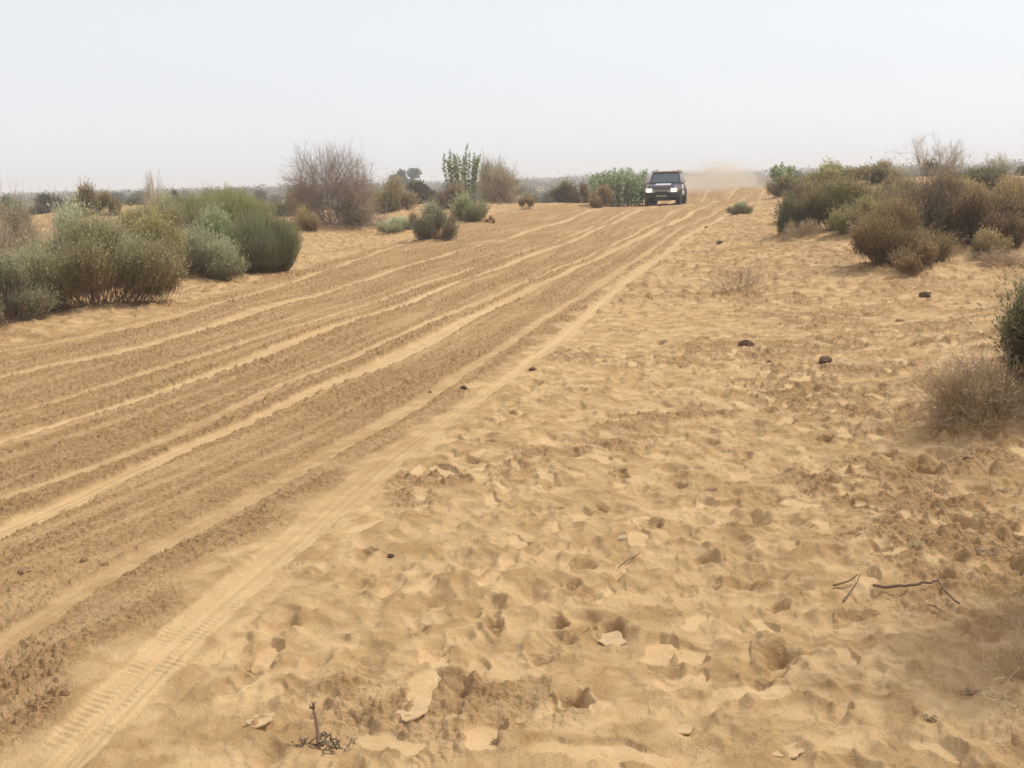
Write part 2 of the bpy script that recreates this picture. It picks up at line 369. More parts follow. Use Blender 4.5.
# tint 0 = woody/dry, 1 = fresh tip
MP = {
 'silver': plantmat('silvery_leaf', [(0, (0.379, 0.306, 0.188)), (.3, (0.408, 0.391, 0.239)), (.6, (0.553, 0.569, 0.364)), (1, (0.800, 0.800, 0.552))]),
 'mixed': plantmat('olive_leaf', [(0, (0.335, 0.241, 0.142)), (.3, (0.381, 0.306, 0.167)), (.6, (0.473, 0.445, 0.244)), (1, (0.701, 0.655, 0.399))]),
 'broom': plantmat('broom_stem', [(0, (0.329, 0.277, 0.161)), (.3, (0.351, 0.351, 0.186)), (.7, (0.463, 0.497, 0.277)), (1, (0.628, 0.650, 0.386))]),
 'yellow': plantmat('yellow_green_broom', [(0, (0.297, 0.248, 0.132)), (.4, (0.385, 0.363, 0.165)), (1, (0.528, 0.495, 0.242))]),
 'brown': plantmat('brown_dry_leaf', [(0, (0.266, 0.197, 0.116)), (.35, (0.378, 0.278, 0.145)), (.7, (0.504, 0.373, 0.185)), (1, (0.658, 0.517, 0.289))]),
 'rust': plantmat('rust_dry_leaf', [(0, (0.240, 0.198, 0.133)), (.4, (0.360, 0.284, 0.170)), (1, (0.490, 0.396, 0.228))]),
 'brownolive': plantmat('brown_olive_leaf', [(0, (0.260, 0.206, 0.113)), (.35, (0.337, 0.271, 0.137)), (.7, (0.414, 0.367, 0.173)), (1, (0.613, 0.522, 0.261))]),
 'dark': plantmat('dark_green_leaf', [(0, (0.196, 0.155, 0.092)), (.4, (0.210, 0.209, 0.109)), (1, (0.378, 0.365, 0.190))]),
 'far': plantmat('grey_green_leaf', [(0, (0.128, 0.103, 0.066)), (.4, (0.144, 0.144, 0.081)), (1, (0.239, 0.239, 0.132))]),
 'tree': plantmat('tree_leaf', [(0, (0.060, 0.084, 0.036)), (.5, (0.096, 0.132, 0.060)), (1, (0.168, 0.216, 0.108))]),
 'calo': plantmat('pale_broad_leaf', [(0, (.20, .26, .12)), (.5, (.32, .39, .20)), (1, (.52, .56, .39))], .5, .3),
 'twig': plantmat('grey_twig', [(0, (0.231, 0.173, 0.127)), (.5, (0.374, 0.294, 0.221)), (1, (0.550, 0.452, 0.343))], .85, 0),
 'drytwig': plantmat('straw_twig', [(0, (0.330, 0.221, 0.120)), (.5, (0.510, 0.378, 0.226)), (1, (0.720, 0.584, 0.374))], .85, 0),
 'bark': plantmat('bark', [(0, (0.203, 0.128, 0.077)), (1, (0.370, 0.254, 0.169))], .9, 0),
}

# ------------------------------------------------------------------ plant geometry (numpy)
class G:
    def __init__(s): s.v = []; s.f3 = []; s.f4 = []; s.t = []; s.n = 0
    def add(s, v, f3=None, f4=None, t=None):
        v = v.reshape(-1, 3)
        if f3 is not None: s.f3.append(f3.reshape(-1, 3) + s.n)
        if f4 is not None: s.f4.append(f4.reshape(-1, 4) + s.n)
        s.v.append(v); s.t.append(np.asarray(t, float).reshape(-1) if t is not None else np.full(len(v), .5)); s.n += len(v)
    def mesh(s, name, mat, smooth=True):
        me = bpy.data.meshes.new(name)
        v = np.concatenate(s.v).astype(np.float32); me.vertices.add(len(v)); me.vertices.foreach_set('co', v.ravel())
        f3 = np.concatenate(s.f3) if s.f3 else np.zeros((0, 3), int); f4 = np.concatenate(s.f4) if s.f4 else np.zeros((0, 4), int)
        loops = np.concatenate([f3.ravel(), f4.ravel()]).astype(np.int32)
        tot = np.concatenate([np.full(len(f3), 3), np.full(len(f4), 4)]).astype(np.int32)
        st = np.concatenate([[0], np.cumsum(tot)[:-1]]).astype(np.int32)
        me.loops.add(len(loops)); me.loops.foreach_set('vertex_index', loops)
        me.polygons.add(len(tot)); me.polygons.foreach_set('loop_start', st); me.polygons.foreach_set('loop_total', tot)
        me.update(calc_edges=True)
        if smooth: me.polygons.foreach_set('use_smooth', np.ones(len(tot), bool))
        a = me.attributes.new('tint', 'FLOAT', 'POINT'); a.data.foreach_set('value', np.clip(np.concatenate(s.t), 0, 1).astype(np.float32))
        me.materials.append(mat)
        return me
def nrm(a): return a / np.maximum(np.linalg.norm(a, axis=-1, keepdims=True), 1e-9)
def tubes(g, P, rad, tint, sides=3):
    # P (n,k,3), rad (n,k)
    n, k, _ = P.shape
    T = nrm(np.gradient(P, axis=1))
    ref = np.where(np.abs(T[..., 2:3]) > .9, np.array([1., 0, 0]), np.array([0, 0, 1.]))
    A = nrm(np.cross(T, ref)); B = np.cross(T, A)
    ang = np.arange(sides) / sides * 2 * np.pi
    V = P[:, :, None] + rad[:, :, None, None] * (A[:, :, None] * np.cos(ang)[None, None, :, None] + B[:, :, None] * np.sin(ang)[None, None, :, None])
    idx = np.arange(n * k * sides).reshape(n, k, sides)
    a = idx[:, :-1]; b = idx[:, 1:]
    q = np.stack([a, np.roll(a, -1, 2), np.roll(b, -1, 2), b], -1)
    t = np.broadcast_to(tint[:, :, None], (n, k, sides))
    g.add(V, f4=q, t=t)
    cap = idx[:, -1]
    if sides == 3: g.f3.append(cap.reshape(-1, 3) + g.n - n * k * sides)
def blades(g, C, D, W, Ln, wd, tint):
    # small diamond leaves: base C, direction D, side W, length Ln, width wd
    v = np.stack([C, C + D * (Ln * .5)[:, None] + W * (wd * .5)[:, None], C + D * Ln[:, None], C + D * (Ln * .5)[:, None] - W * (wd * .5)[:, None]], 1)
    n = len(C)
    g.add(v, f4=np.arange(n * 4).reshape(n, 4), t=np.repeat(tint, 4))
def rdir(rs, n): return nrm(rs.normal(size=(n, 3)))
def curve(p0, p1, k, sag, rs):
    t = np.linspace(0, 1, k)[None, :, None]
    n = len(p0); off = rs.normal(size=(n, 1, 3)) * sag
    L = np.linalg.norm(p1 - p0, axis=1)[:, None, None]
    return p0[:, None] * (1 - t) + p1[:, None] * t + off * L * (t * (1 - t) * 4) + np.array([0, 0, 1.]) * L * .12 * (t * (1 - t) * 4)

def bush(seed, Rx, Ry, H, kind, n=2600, leaf=.022, sl=.26, up=.6, lobes=8, leaves=7, sw=.0022, wood='bark', ragged=.45, low=0.):
    rs = np.random.RandomState(seed)
    lc = np.stack([rs.uniform(-.72, .72, lobes) * Rx, rs.uniform(-.72, .72, lobes) * Ry, rs.uniform(.12, .56, lobes) * H], 1)
    lc[0] = (0, 0, .56 * H)
    d = np.hypot(lc[:, 0] / Rx, lc[:, 1] / Ry); lc[:, 2] *= (1.15 - .75 * d)
    lr = np.stack([rs.uniform(.22, .42, lobes) * Rx, rs.uniform(.22, .42, lobes) * Ry, rs.uniform(.2, .38, lobes) * H], 1)
    ltint = rs.uniform(-.26, .26, lobes)
    w = lr.prod(1) ** .7; li = rs.choice(lobes, n, p=w / w.sum())
    D = rdir(rs, n); D[:, 2] = np.abs(D[:, 2]) * .9 + D[:, 2] * .1
    u = rs.rand(n) ** .5; leaf *= 1.45; leaves = max(int(leaves * .6), 3)
    P = lc[li] + D * lr[li] * u[:, None]
    P[:, 2] = np.maximum(P[:, 2], .02 + rs.rand(n) ** 1.5 * .22 * H)
    out = nrm(P - np.array([0, 0, -H * .15]))
    dr = nrm(out * (1 - up) + np.array([0, 0, up]) + rdir(rs, n) * .38)
    L = sl * H * rs.uniform(.45, 1.1, n) * (1 + ragged * rs.exponential(.6, n))
    end = P + dr * L[:, None]
    g = G()
    hz = np.clip(P[:, 2] / H, 0, 1)
    tb = np.clip(.12 + .62 * hz + ltint[li] + rs.normal(0, .12, n), 0, 1)
    S = curve(P - dr * L[:, None] * .5, end, 4, .07, rs)
    tubes(g, S, np.linspace(1, .35, 4)[None] * np.full((n, 1), sw), np.clip(tb[:, None] + np.linspace(-.25, .1, 4)[None], 0, 1))
    if leaves:
        m_ = n * leaves; si = np.repeat(np.arange(n), leaves); t = rs.rand(m_) ** .8
        a = P[si] - dr[si] * L[si][:, None] * .4; C = a + (end[si] - a) * t[:, None] + rdir(rs, m_) * (.03 * H * rs.rand(m_) ** 2)[:, None]
        D2 = nrm(dr[si] + rdir(rs, m_) * .75); W = nrm(np.cross(D2, rdir(rs, m_)))
        blades(g, C, D2, W, leaf * rs.uniform(.6, 1.4, m_), leaf * .42 * rs.uniform(.7, 1.3, m_), np.clip(tb[si] + .15 * t + rs.normal(0, .2, m_), 0, 1))
    gs = G()
    ns = min(260, n // 6); k = rs.choice(n, ns, replace=False)
    b0 = np.stack([rs.normal(0, .14, ns) * Rx, rs.normal(0, .14, ns) * Ry, np.full(ns, -.06)], 1)
    b0[:, :2] += P[k, :2] * .45
    tubes(gs, curve(b0, P[k], 6, .06, rs), np.linspace(1, .3, 6)[None] * (rs.uniform(.003, .007, ns) * max(H, .7))[:, None], np.broadcast_to(rs.uniform(0, 1, ns)[:, None], (ns, 6)))
    return g.mesh('foliage', MP[kind]), gs.mesh('stems', MP[wood])

def broom(seed, Rx, H, kind, n=4200, sw=.0026, lean=.55):
    # a dense clump of long thin upright stems
    rs = np.random.RandomState(seed)
    th = rs.rand(n) * 2 * np.pi; q = np.sqrt(rs.rand(n)); 
    lump = .9 + .12 * np.sin(th * 3 + seed) + .08 * np.sin(th * 7 + 2 * seed)
    b = np.stack([np.cos(th) * q * Rx * .55, np.sin(th) * q * Rx * .55, np.full(n, -.05)], 1)
    hh = H * (1 - .42 * q ** 2.2) * rs.uniform(.72, 1.06, n) * lump
    e = np.stack([np.cos(th) * q * Rx * lump * (1 + rs.normal(0, .05, n)), np.sin(th) * q * Rx * lump, hh], 1)
    e[:, :2] += rs.normal(0, .05, (n, 2)) * Rx
    t = np.linspace(0, 1, 6)[None, :, None]
    P = b[:, None] * (1 - t) + e[:, None] * t
    bul = np.sin(t * np.pi) * .22
    P[..., :2] += (e[:, None, :2] - b[:, None, :2]) * bul + rs.normal(0, .03, (n, 1, 2)) * np.sin(t * np.pi * 1.5) 
    g = G()
    tb = rs.uniform(.35, .8, n)
    tubes(g, P, np.linspace(1, .4, 6)[None] * np.full((n, 1), sw), np.clip(tb[:, None] * np.linspace(.35, 1.15, 6)[None], 0, 1))
    # side shoots
    m_ = n * 2; si = rs.randint(0, n, m_); tt = rs.uniform(.35, .95, m_)
    C = b[si] * (1 - tt[:, None]) + e[si] * tt[:, None]; C[:, :2] += (e[si, :2] - b[si, :2]) * (np.sin(tt * np.pi) * .22)[:, None]
    D = nrm(nrm(e[si] - b[si]) + rdir(rs, m_) * .38); L = H * rs.uniform(.08, .2, m_)
    tubes(g, curve(C, C + D * L[:, None], 3, .05, rs), np.linspace(1, .4, 3)[None] * np.full((m_, 1), sw * .8), np.clip(tb[si][:, None] * np.array([.8, 1, 1.2])[None], 0, 1))
    gs = G(); ns = 90; k = rs.choice(n, ns, replace=False)
    tubes(gs, P[k][:, :3], np.full((ns, 3), .006) * H, np.broadcast_to(rs.rand(ns)[:, None], (ns, 3)))
    return g.mesh('foliage', MP[kind]), gs.mesh('stems', MP['bark'])

def twiggy(seed, Rx, H, kind='twig', levels=(20, 5, 5, 4), r0=.016, wander=.16, spread=1.0, up=.25, lens=(.62, .42, .30, .2), trunk=0., rmin=.0016):
    rs = np.random.RandomState(seed)
    n = levels[0]; K = 6
    th = rs.rand(n) * 2 * np.pi; el = rs.uniform(.12, 1.35, n) if trunk == 0 else rs.uniform(.5, 1.3, n)
    d = np.stack([np.cos(th) * np.cos(el) * spread, np.sin(th) * np.cos(el) * spread, np.sin(el)], 1); d = nrm(d)
    P0 = np.stack([rs.normal(0, .07, n) * Rx, rs.normal(0, .07, n) * Rx, np.full(n, -.05 + trunk * H)], 1)
    def walk(P0, d, L, wd):
        n = len(P0); out = [P0]; dd = d.copy()
        for k in range(K - 1):
            dd = nrm(dd + rs.normal(size=(n, 3)) * wd + np.array([0, 0, up * .12]))
            out.append(out[-1] + dd * (L / (K - 1))[:, None])
        return np.stack(out, 1), dd
    parts = []
    sc3 = np.array([Rx, Rx, H]) 
    L = lens[0] * rs.uniform(.75, 1.15, n)
    unit = lambda P: P
    # work in a unit dome then scale
    P0u = P0 / sc3
    P, dd = walk(P0u, d, L, wander)
    rad = r0 * rs.uniform(.7, 1.2, n)
    tw = rs.rand(n) * .4
    gs, g = G(), G()
    for lv in range(len(levels)):
        if lv: 
            m_ = levels[lv]; pi = np.repeat(np.arange(len(P)), m_)
            t = rs.uniform(.25, 1., len(pi)); kk = np.minimum((t * (K - 1)).astype(int), K - 2); fr = t * (K - 1) - kk
            start = P[pi, kk] * (1 - fr[:, None]) + P[pi, kk + 1] * fr[:, None]
            pd = nrm(P[pi, kk + 1] - P[pi, kk])
            d = nrm(pd + rdir(rs, len(pi)) * .75 + np.array([0, 0, up * .5]) + nrm(start * np.array([1, 1, .6])) * .25)
            L = lens[lv] * rs.uniform(.5, 1.2, len(pi))
            rad = rad[pi] * .55; tw = np.clip(tw[pi] + rs.uniform(0, .35, len(pi)), 0, 1)
            P, dd = walk(start, d, L, wander * 1.25)
        P[..., 2] = np.maximum(P[..., 2], .012 if lv else -.06)
        rr = np.maximum(np.linspace(1, .55, K)[None] * rad[:, None], rmin)
        tubes(gs if lv < 2 else g, P * sc3, rr, np.broadcast_to(tw[:, None], P.shape[:2]))
    if trunk:
        t = np.array([[[0, 0, -.1], [.02, .01, trunk * H * .5], [0, 0, trunk * H]]]); tubes(gs, t, np.array([[r0 * 2.2, r0 * 1.8, r0 * 1.5]]), np.array([[.2, .2, .2]]), 6)
    return g.mesh('twigs', MP[kind]), gs.mesh('branches', MP[kind])

def calotropis(seed, Rx, H, nst=14, leaf=.16, pairs=13, basew=.3, t0=.28):
    rs = np.random.RandomState(seed); K = 7
    th = np.arange(nst) * 2.4 + rs.rand(nst); q = np.sqrt((np.arange(nst) + .5) / nst)
    b = np.stack([np.cos(th) * q * Rx * basew, np.sin(th) * q * Rx * basew, np.full(nst, -.05)], 1)
    e = np.stack([np.cos(th) * q * Rx * .9, np.sin(th) * q * Rx * .9, H * (1 - .28 * q * rs.rand(nst)) * rs.uniform(.78, 1.02, nst)], 1)
    P = curve(b, e, K, .03, rs)
    gs, g = G(), G()
    tubes(gs, P, np.linspace(.017, .006, K)[None].repeat(nst, 0), np.full((nst, K), .7), 5)
    C, D, W, S, T = [], [], [], [], []
    for i in range(nst):
        for j in range(pairs):
            t = t0 + (1 - t0) * (j + .5) / pairs
            k = min(int(t * (K - 1)), K - 2); f_ = t * (K - 1) - k
            c = P[i, k] * (1 - f_) + P[i, k + 1] * f_; ax = nrm(P[i, k + 1] - P[i, k])
            a0 = (j % 2) * np.pi / 2 + rs.rand() * .4
            for s in (0, np.pi):
                o = np.array([np.cos(a0 + s), np.sin(a0 + s), 0]); d = nrm(o + ax * rs.uniform(.5, 1.3))
                C.append(c); D.append(d); W.append(nrm(np.cross(d, ax + rdir(rs, 1)[0] * .3))); S.append(leaf * rs.uniform(.7, 1.1) * (1.1 - .75 * max(0, t - .65) / .35)); T.append(rs.rand() ** 1.0 if rs.rand() < .8 else 1.0)
    C, D, W, S, T = map(np.array, (C, D, W, S, T))
    # oval leaf folded slightly: six points round a midrib
    n = len(C); N = np.cross(D, W); pts = []
    for a, bq, h in ((0, 0, 0), (.25, .30, .05), (.65, .33, .05), (1, 0, -.06), (.65, -.33, .05), (.25, -.30, .05)):
        pts.append(C + D * (S * a)[:, None] + W * (S * bq)[:, None] + N * (S * h)[:, None])
    V = np.stack(pts, 1); idx = np.arange(n * 6).reshape(n, 6)
    q4 = np.stack([idx[:, [0, 1, 2, 3]], idx[:, [3, 4, 5, 0]]], 1)
    g.add(V, f4=q4, t=np.repeat(T, 6))
    return g.mesh('leaves', MP['calo']), gs.mesh('stems', MP['calo'])

def tree(seed, Rx, H, n=5200, leaf=.28, kind='tree', trunk=.3):
    rs = np.random.RandomState(seed); lobes = 11
    lc = np.stack([rs.uniform(-.7, .7, lobes) * Rx, rs.uniform(-.6, .6, lobes) * Rx, rs.uniform(.45, .85, lobes) * H], 1)
    lr = rs.uniform(.24, .42, lobes) * Rx
    li = rs.choice(lobes, n); D = rdir(rs, n); P = lc[li] + D * (lr[li] * rs.rand(n) ** .4)[:, None] * np.array([1, 1, .75])
    g, gs = G(), G()
    D2 = rdir(rs, n); W = nrm(np.cross(D2, rdir(rs, n)))
    blades(g, P, D2, W, leaf * rs.uniform(.6, 1.3, n), leaf * .6 * rs.uniform(.7, 1.3, n), np.clip(.5 + rs.normal(0, .2, n) + rs.uniform(-.2, .2, lobes)[li], 0, 1))
    t = np.array([[[0, 0, -.2], [.05 * Rx, 0, H * trunk * .5], [0, .04 * Rx, H * trunk]]])
    tubes(gs, t, np.array([[.05, .04, .03]]) * H * .9, np.full((1, 3), .4), 8)
    b0 = np.repeat(t[:, 2], lobes, 0); tubes(gs, curve(b0, lc, 5, .06, rs), np.linspace(.026, .008, 5)[None].repeat(lobes, 0) * H, np.full((lobes, 5), .5), 5)
    return g.mesh('crown', MP[kind]), gs.mesh('trunk', MP['bark'])

# ------------------------------------------------------------------ things
def thing(name, label, cat, loc=(0, 0, 0), rz=0., group=None, scale=(1, 1, 1)):
    o = bpy.data.objects.new(name, None); sc.collection.objects.link(o)
    o.location = loc; o.rotation_euler = (0, 0, rz); o.scale = scale; o.empty_display_size = .2
    o['label'] = label; o['category'] = cat
    if group: o['group'] = group
    return o
def part(name, me, parent, label=None):
    o = bpy.data.objects.new(name, me); sc.collection.objects.link(o); o.parent = parent
    if label: o['label'] = label
    return o
MOUNDS = []
def plant(name, label, cat, meshes, names, xy, rz=0., scale=(1, 1, 1), group=None, sink=.0, mound=None):
    x, y = xy; z = float(macro(x, y)) - sink
    if mound: MOUNDS.append((x, y, mound[0], mound[1])); z += mound[1] * .6
    t = thing(name, label, cat, (x, y, z), rz, group, scale)
    for nm, me in zip(names, meshes): part(nm, me, t)
    return t
FS = ('foliage', 'stems'); TB = ('twigs', 'branches')
def wpx(w, xy): return w / F * math.hypot(*xy)      # a width seen in the photo as metres at that place
SCR = 'scrub bushes beside the track'
def addbush(label, kind, px, py, w, top, D=None, seed=1, style='bush', name='scrub_bush', cat='bush', group=SCR, mound=True, **k):
    """base seen at (px,py), w wide and reaching up to row top in the photo; D fixes the distance when the base is hidden"""
    xy = along(px, D) if D else hit(px, py)
    x, y = xy; d = math.hypot(x, y)
    Rx = w / F * d / 2; z0 = float(macro(x, y))
    # height so that its top reaches the row wanted
    rt = ray(px, top); topz = CAMZ + rt.z / math.hypot(rt.x, rt.y) * d
    H = max(topz - z0, .2)
    if not D:                           # base row is the front edge: step back by part of the radius
        s = 1 + Rx * .45 / d; x, y = x * s, y * s; z0 = float(macro(x, y))
        H = max(CAMZ + rt.z / math.hypot(rt.x, rt.y) * math.hypot(x, y) - z0, .2); Rx *= s
    H *= .96
    if style == 'bush' and w < 78: k['sl'] = .40; k['n'] = int(k.get('n', 2600) * .62); k['up'] = max(k.get('up', .6), .7); H *= .86
    if style == 'bush': ms = bush(seed, Rx * 1.03, Rx * 1.0 * k.pop('deep', .9), H * k.pop('hs', 1.0), kind, **k); nm = FS
    elif style == 'broom': ms = broom(seed, Rx * .95, H, kind, **k); nm = FS
    elif style == 'twig': ms = twiggy(seed, Rx, H, kind, **k); nm = TB
    elif style == 'calo': ms = calotropis(seed, Rx, H, **k); nm = ('leaves', 'stems')
    elif style == 'tree': ms = tree(seed, Rx, H, kind=kind, **k); nm = ('crown', 'trunk')
    return plant(name, label, cat, ms, nm, (x, y), group=group, mound=(Rx * 1.0, min(.10, Rx * .12)) if (mound and d < 55) else None)

# --- left side
addbush('low silvery green bush cut by the left edge, nearest of the left row', 'silver', 10, 334, 108, 266, seed=11, n=5200, leaves=9, leaf=.018, up=.5, lobes=7, sw=.0018)
addbush('widest olive green bush of the left row, brown in its middle', 'mixed', 98, 316, 150, 222, seed=12, n=8200, leaves=9, leaf=.02, up=.55, lobes=12, sw=.002)
addbush('rounded silvery bush between the wide olive bush and the dense green broom', 'silver', 200, 285, 92, 232, seed=13, n=5600, leaves=8, leaf=.02, up=.5, lobes=9, sw=.002)
addbush('tall dense green broom clump at the right end of the left row', 'broom', 262, 278, 82, 206, seed=14, style='broom', name='broom_bush')
addbush('grey green bush behind the low silvery bush on the far left', 'silver', 22, 262, 90, 206, seed=15, n=4200, leaves=7, leaf=.025, lobes=7)
addbush('yellow green broom clump behind the tall dense green one', 'yellow', 222, 236, 112, 186, seed=16, style='broom', name='broom_bush', sw=.0045, n=4200)
addbush('brown green bush at the left of the yellow green broom', 'mixed', 165, 236, 70, 192, seed=17, n=3600, leaves=7, leaf=.03, lobes=7)
addbush('low olive bush behind the wide olive bush', 'brownolive', 125, 240, 90, 212, seed=18, n=3600, leaves=7, leaf=.03, lobes=8, D=22)
addbush('small dark brown bush on the sandy dune on the left', 'rust', 85, 206, 42, 187, seed=19, n=1800, leaves=6, leaf=.05, sw=.004, lobes=5, D=36)
addbush('low rust coloured bush beside the dark brown one on the dune', 'rust', 104, 206, 22, 194, seed=20, n=900, leaves=6, leaf=.05, sw=.004, lobes=4, D=36)
addbush('tiny brown bush on the face of the sandy dune', 'brown', 88, 216, 20, 204, seed=21, n=700, leaves=6, leaf=.04, sw=.004, lobes=4)
addbush('small thin nearly bare tree above the dune on the left', 'twig', 152, 212, 42, 155, D=44, seed=22, style='twig', name='bare_tree', cat='tree', levels=(9, 5, 5, 3), r0=.014, up=.15, spread=.9, group='bare trees beside the track', lens=(.7, .35, .22, .12))
addbush('bare grey shrub at the left edge of the photo', 'twig', -4, 240, 120, 166, D=21, seed=23, style='twig', name='bare_shrub', cat='shrub', levels=(20, 5, 4, 3), up=.05, group='bare grey shrubs', r0=.006)
addbush('thin bare twigs right of the bare grey shrub at the left edge', 'twig', 48, 225, 44, 182, D=24, seed=24, style='twig', name='bare_shrub', cat='shrub', levels=(8, 4, 3, 2), up=.1, group='bare grey shrubs', r0=.008)
addbush('big tangled bare grey shrub standing behind the left row', 'twig', 333, 232, 128, 139, seed=125, style='twig', name='bare_shrub', cat='shrub', levels=(44, 6, 6, 5), wander=.2, group='bare grey shrubs', r0=.017, lens=(.6, .40, .27, .18), up=.04, spread=1.2)
addbush('small brown bush at the left foot of the big bare shrub', 'brown', 304, 234, 36, 208, seed=26, n=1600, leaves=6, leaf=.03, lobes=5, up=.75)
addbush('brown green bush at the right foot of the big bare shrub', 'brownolive', 352, 232, 48, 200, seed=27, n=2000, leaves=6, leaf=.03, lobes=5, up=.7)
addbush('low grey bush at the left side of the big bare shrub', 'brownolive', 290, 222, 40, 192, seed=127, n=2000, leaves=6, leaf=.04, lobes=5, up=.7, D=40)
addbush('rust brown bush right of the big bare shrub', 'rust', 392, 206, 56, 178, seed=28, n=2600, leaves=6, leaf=.06, sw=.004, lobes=7, D=44)
addbush('short flat silvery bush left of the rounder silvery one', 'silver', 398, 236, 52, 218, seed=29, n=2600, leaves=7, leaf=.03, lobes=6, up=.7)
addbush('rounded silvery bush nearest the track in the middle left', 'silver', 434, 242, 46, 205, seed=30, n=3000, leaves=7, leaf=.03, lobes=6, up=.7)
addbush('little grey brown bush squeezed between two silvery bushes', 'brown', 414, 234, 26, 213, seed=31, n=1100, leaves=6, leaf=.03, lobes=4)
addbush('dark green bush behind the rounded silvery bush in the middle left', 'broom', 464, 224, 50, 196, seed=32, n=2600, leaves=7, leaf=.04, sw=.004, lobes=6)
addbush('tiny reddish bush under the dark green bush in the middle left', 'rust', 453, 227, 17, 214, seed=33, n=600, leaves=5, leaf=.03, lobes=4)
addbush('tiny brown tuft on the sand right of the reddish bush', 'brown', 491, 224, 13, 217, seed=34, n=400, leaves=5, leaf=.03, lobes=3)
addbush('orange brown bush at the foot of the tall broad leaved shrub', 'rust', 455, 207, 48, 188, D=46, seed=35, n=2200, leaves=6, leaf=.06, sw=.004, lobes=6)
CAL = 'tall shrub with broad pale leaves '
addbush(CAL + 'in front of the grey bush', 'calo', 461, 205, 50, 142, D=50, seed=36, style='calo', name='broadleaf_shrub', cat='shrub', group='shrubs with broad pale leaves', nst=17, pairs=22, leaf=.20, t0=.12, basew=.55)
addbush('large grey brown bush right of the tall broad leaved shrub', 'twig', 499, 206, 62, 163, D=52, seed=37, style='twig', name='bare_shrub', cat='shrub', levels=(40, 6, 5, 4), group='bare grey shrubs', up=.25, r0=.02, lens=(.7, .4, .26, .16))
addbush('olive tinged bush top rising out of the large grey brown bush', 'mixed', 486, 205, 44, 160, D=54, seed=38, n=2400, leaves=4, leaf=.04, sw=.006, lobes=6, up=.85)
addbush('tiny brown tuft on the bank left of the far dark bush', 'brown', 527, 210, 17, 197, seed=39, n=600, leaves=5, leaf=.05, lobes=4)
addbush('small round dark green bush on the horizon left of the dense leafy shrub', 'dark', 565, 197, 27, 182, D=62, seed=40, n=1600, leaves=6, leaf=.08, sw=.006, lobes=5)
addbush('small olive bush between the round dark bush and the dense leafy shrub', 'brownolive', 583, 197, 26, 184, D=62, seed=41, n=1400, leaves=6, leaf=.08, sw=.006, lobes=5)
addbush('wide dense shrub with broad pale leaves just left of the car', 'calo', 618, 203, 66, 165, D=57, seed=42, style='calo', name='broadleaf_shrub', cat='shrub', group='shrubs with broad pale leaves', nst=95, pairs=13, leaf=.22, basew=.75, t0=.03)
addbush('low brown bush in front of the dense leafy shrub', 'brown', 604, 203, 36, 187, D=52, seed=43, n=1300, leaves=6, leaf=.06, sw=.005, lobes=5)
addbush('pale green bush behind the wide olive bush on the left', 'silver', 66, 262, 96, 208, D=17.5, seed=71, n=4600, leaves=7, leaf=.025, lobes=9)
addbush('brown tinged bush between the wide olive bush and the yellow green broom', 'brownolive', 150, 262, 84, 222, D=19, seed=72, n=4000, leaves=7, leaf=.025, lobes=8)
addbush('dull green bush in front of the yellow green broom', 'broom', 212, 255, 84, 214, D=20.5, seed=73, n=4600, leaves=7, leaf=.03, lobes=8)
addbush('dark twiggy bush low behind the silvery bush of the left row', 'twig', 185, 250, 60, 214, D=21.5, seed=74, style='twig', name='bare_shrub', cat='shrub', levels=(24, 5, 4, 3), group='bare grey shrubs', r0=.008)
# --- right side
addbush('small round silvery cushion bush in the sand right of the track', 'silver', 741, 216, 30, 204, seed=44, n=2400, leaves=7, leaf=.03, lobes=5, up=.75)
addbush('upright shrub with broad pale leaves above the right bank', 'calo', 781, 200, 30, 159, D=56, seed=45, style='calo', name='broadleaf_shrub', cat='shrub', group='shrubs with broad pale leaves', nst=14, pairs=13, leaf=.24)
addbush('dark brown bush under the upright leafy shrub on the right bank', 'brownolive', 785, 210, 48, 178, D=47, seed=46, n=2200, leaves=6, leaf=.06, sw=.004, lobes=6)
addbush('dark green brown bush at the left end of the right thicket', 'dark', 788, 240, 52, 200, seed=47, n=3000, leaves=7, leaf=.03, lobes=6, up=.7)
addbush('low straw grey twiggy bush in front of the dark green brown bush', 'drytwig', 803, 243, 48, 218, seed=48, style='twig', name='dry_shrub', cat='shrub', levels=(26, 5, 4, 3), group='dry twiggy shrubs', r0=.007)
addbush('wide brown olive bush at the middle of the right thicket', 'brownolive', 842, 236, 122, 181, seed=49, n=6600, leaves=7, leaf=.03, sw=.003, lobes=12, up=.65)
addbush('front bush of the right thicket, rust brown, leaning over the sand', 'brown', 893, 272, 110, 205, seed=50, n=6600, leaves=8, leaf=.02, sw=.0022, lobes=10, up=.6, deep=.75)
addbush('tall rust brown bush behind the front bush of the right thicket', 'rust', 940, 250, 112, 178, seed=51, n=6800, leaves=8, leaf=.025, sw=.0026, lobes=10, up=.75)
addbush('dark brown bush at the right foot of the front bush', 'brown', 926, 277, 66, 244, seed=52, n=2200, leaves=7, leaf=.02, lobes=5)
addbush('brown bush at the right edge of the photo', 'brown', 1005, 244, 90, 186, seed=53, n=5200, leaves=8, leaf=.025, sw=.0026, lobes=8, up=.7)
addbush('dull green bush low at the right edge of the photo', 'mixed', 1022, 248, 40, 222, seed=54, n=2000, leaves=7, leaf=.025, lobes=5)
addbush('low pale straw bush below the tall rust brown bush', 'brown', 986, 262, 50, 232, seed=55, n=2200, leaves=6, leaf=.022, lobes=5, up=.75)
addbush('orange tinged bush top behind the middle of the right thicket', 'rust', 905, 215, 60, 178, D=30, seed=56, n=3200, leaves=7, leaf=.035, sw=.003, lobes=7)
addbush('brown bush on the skyline above the right thicket', 'brownolive', 830, 200, 66, 166, D=50, seed=57, n=3400, leaves=6, leaf=.07, sw=.005, lobes=8)
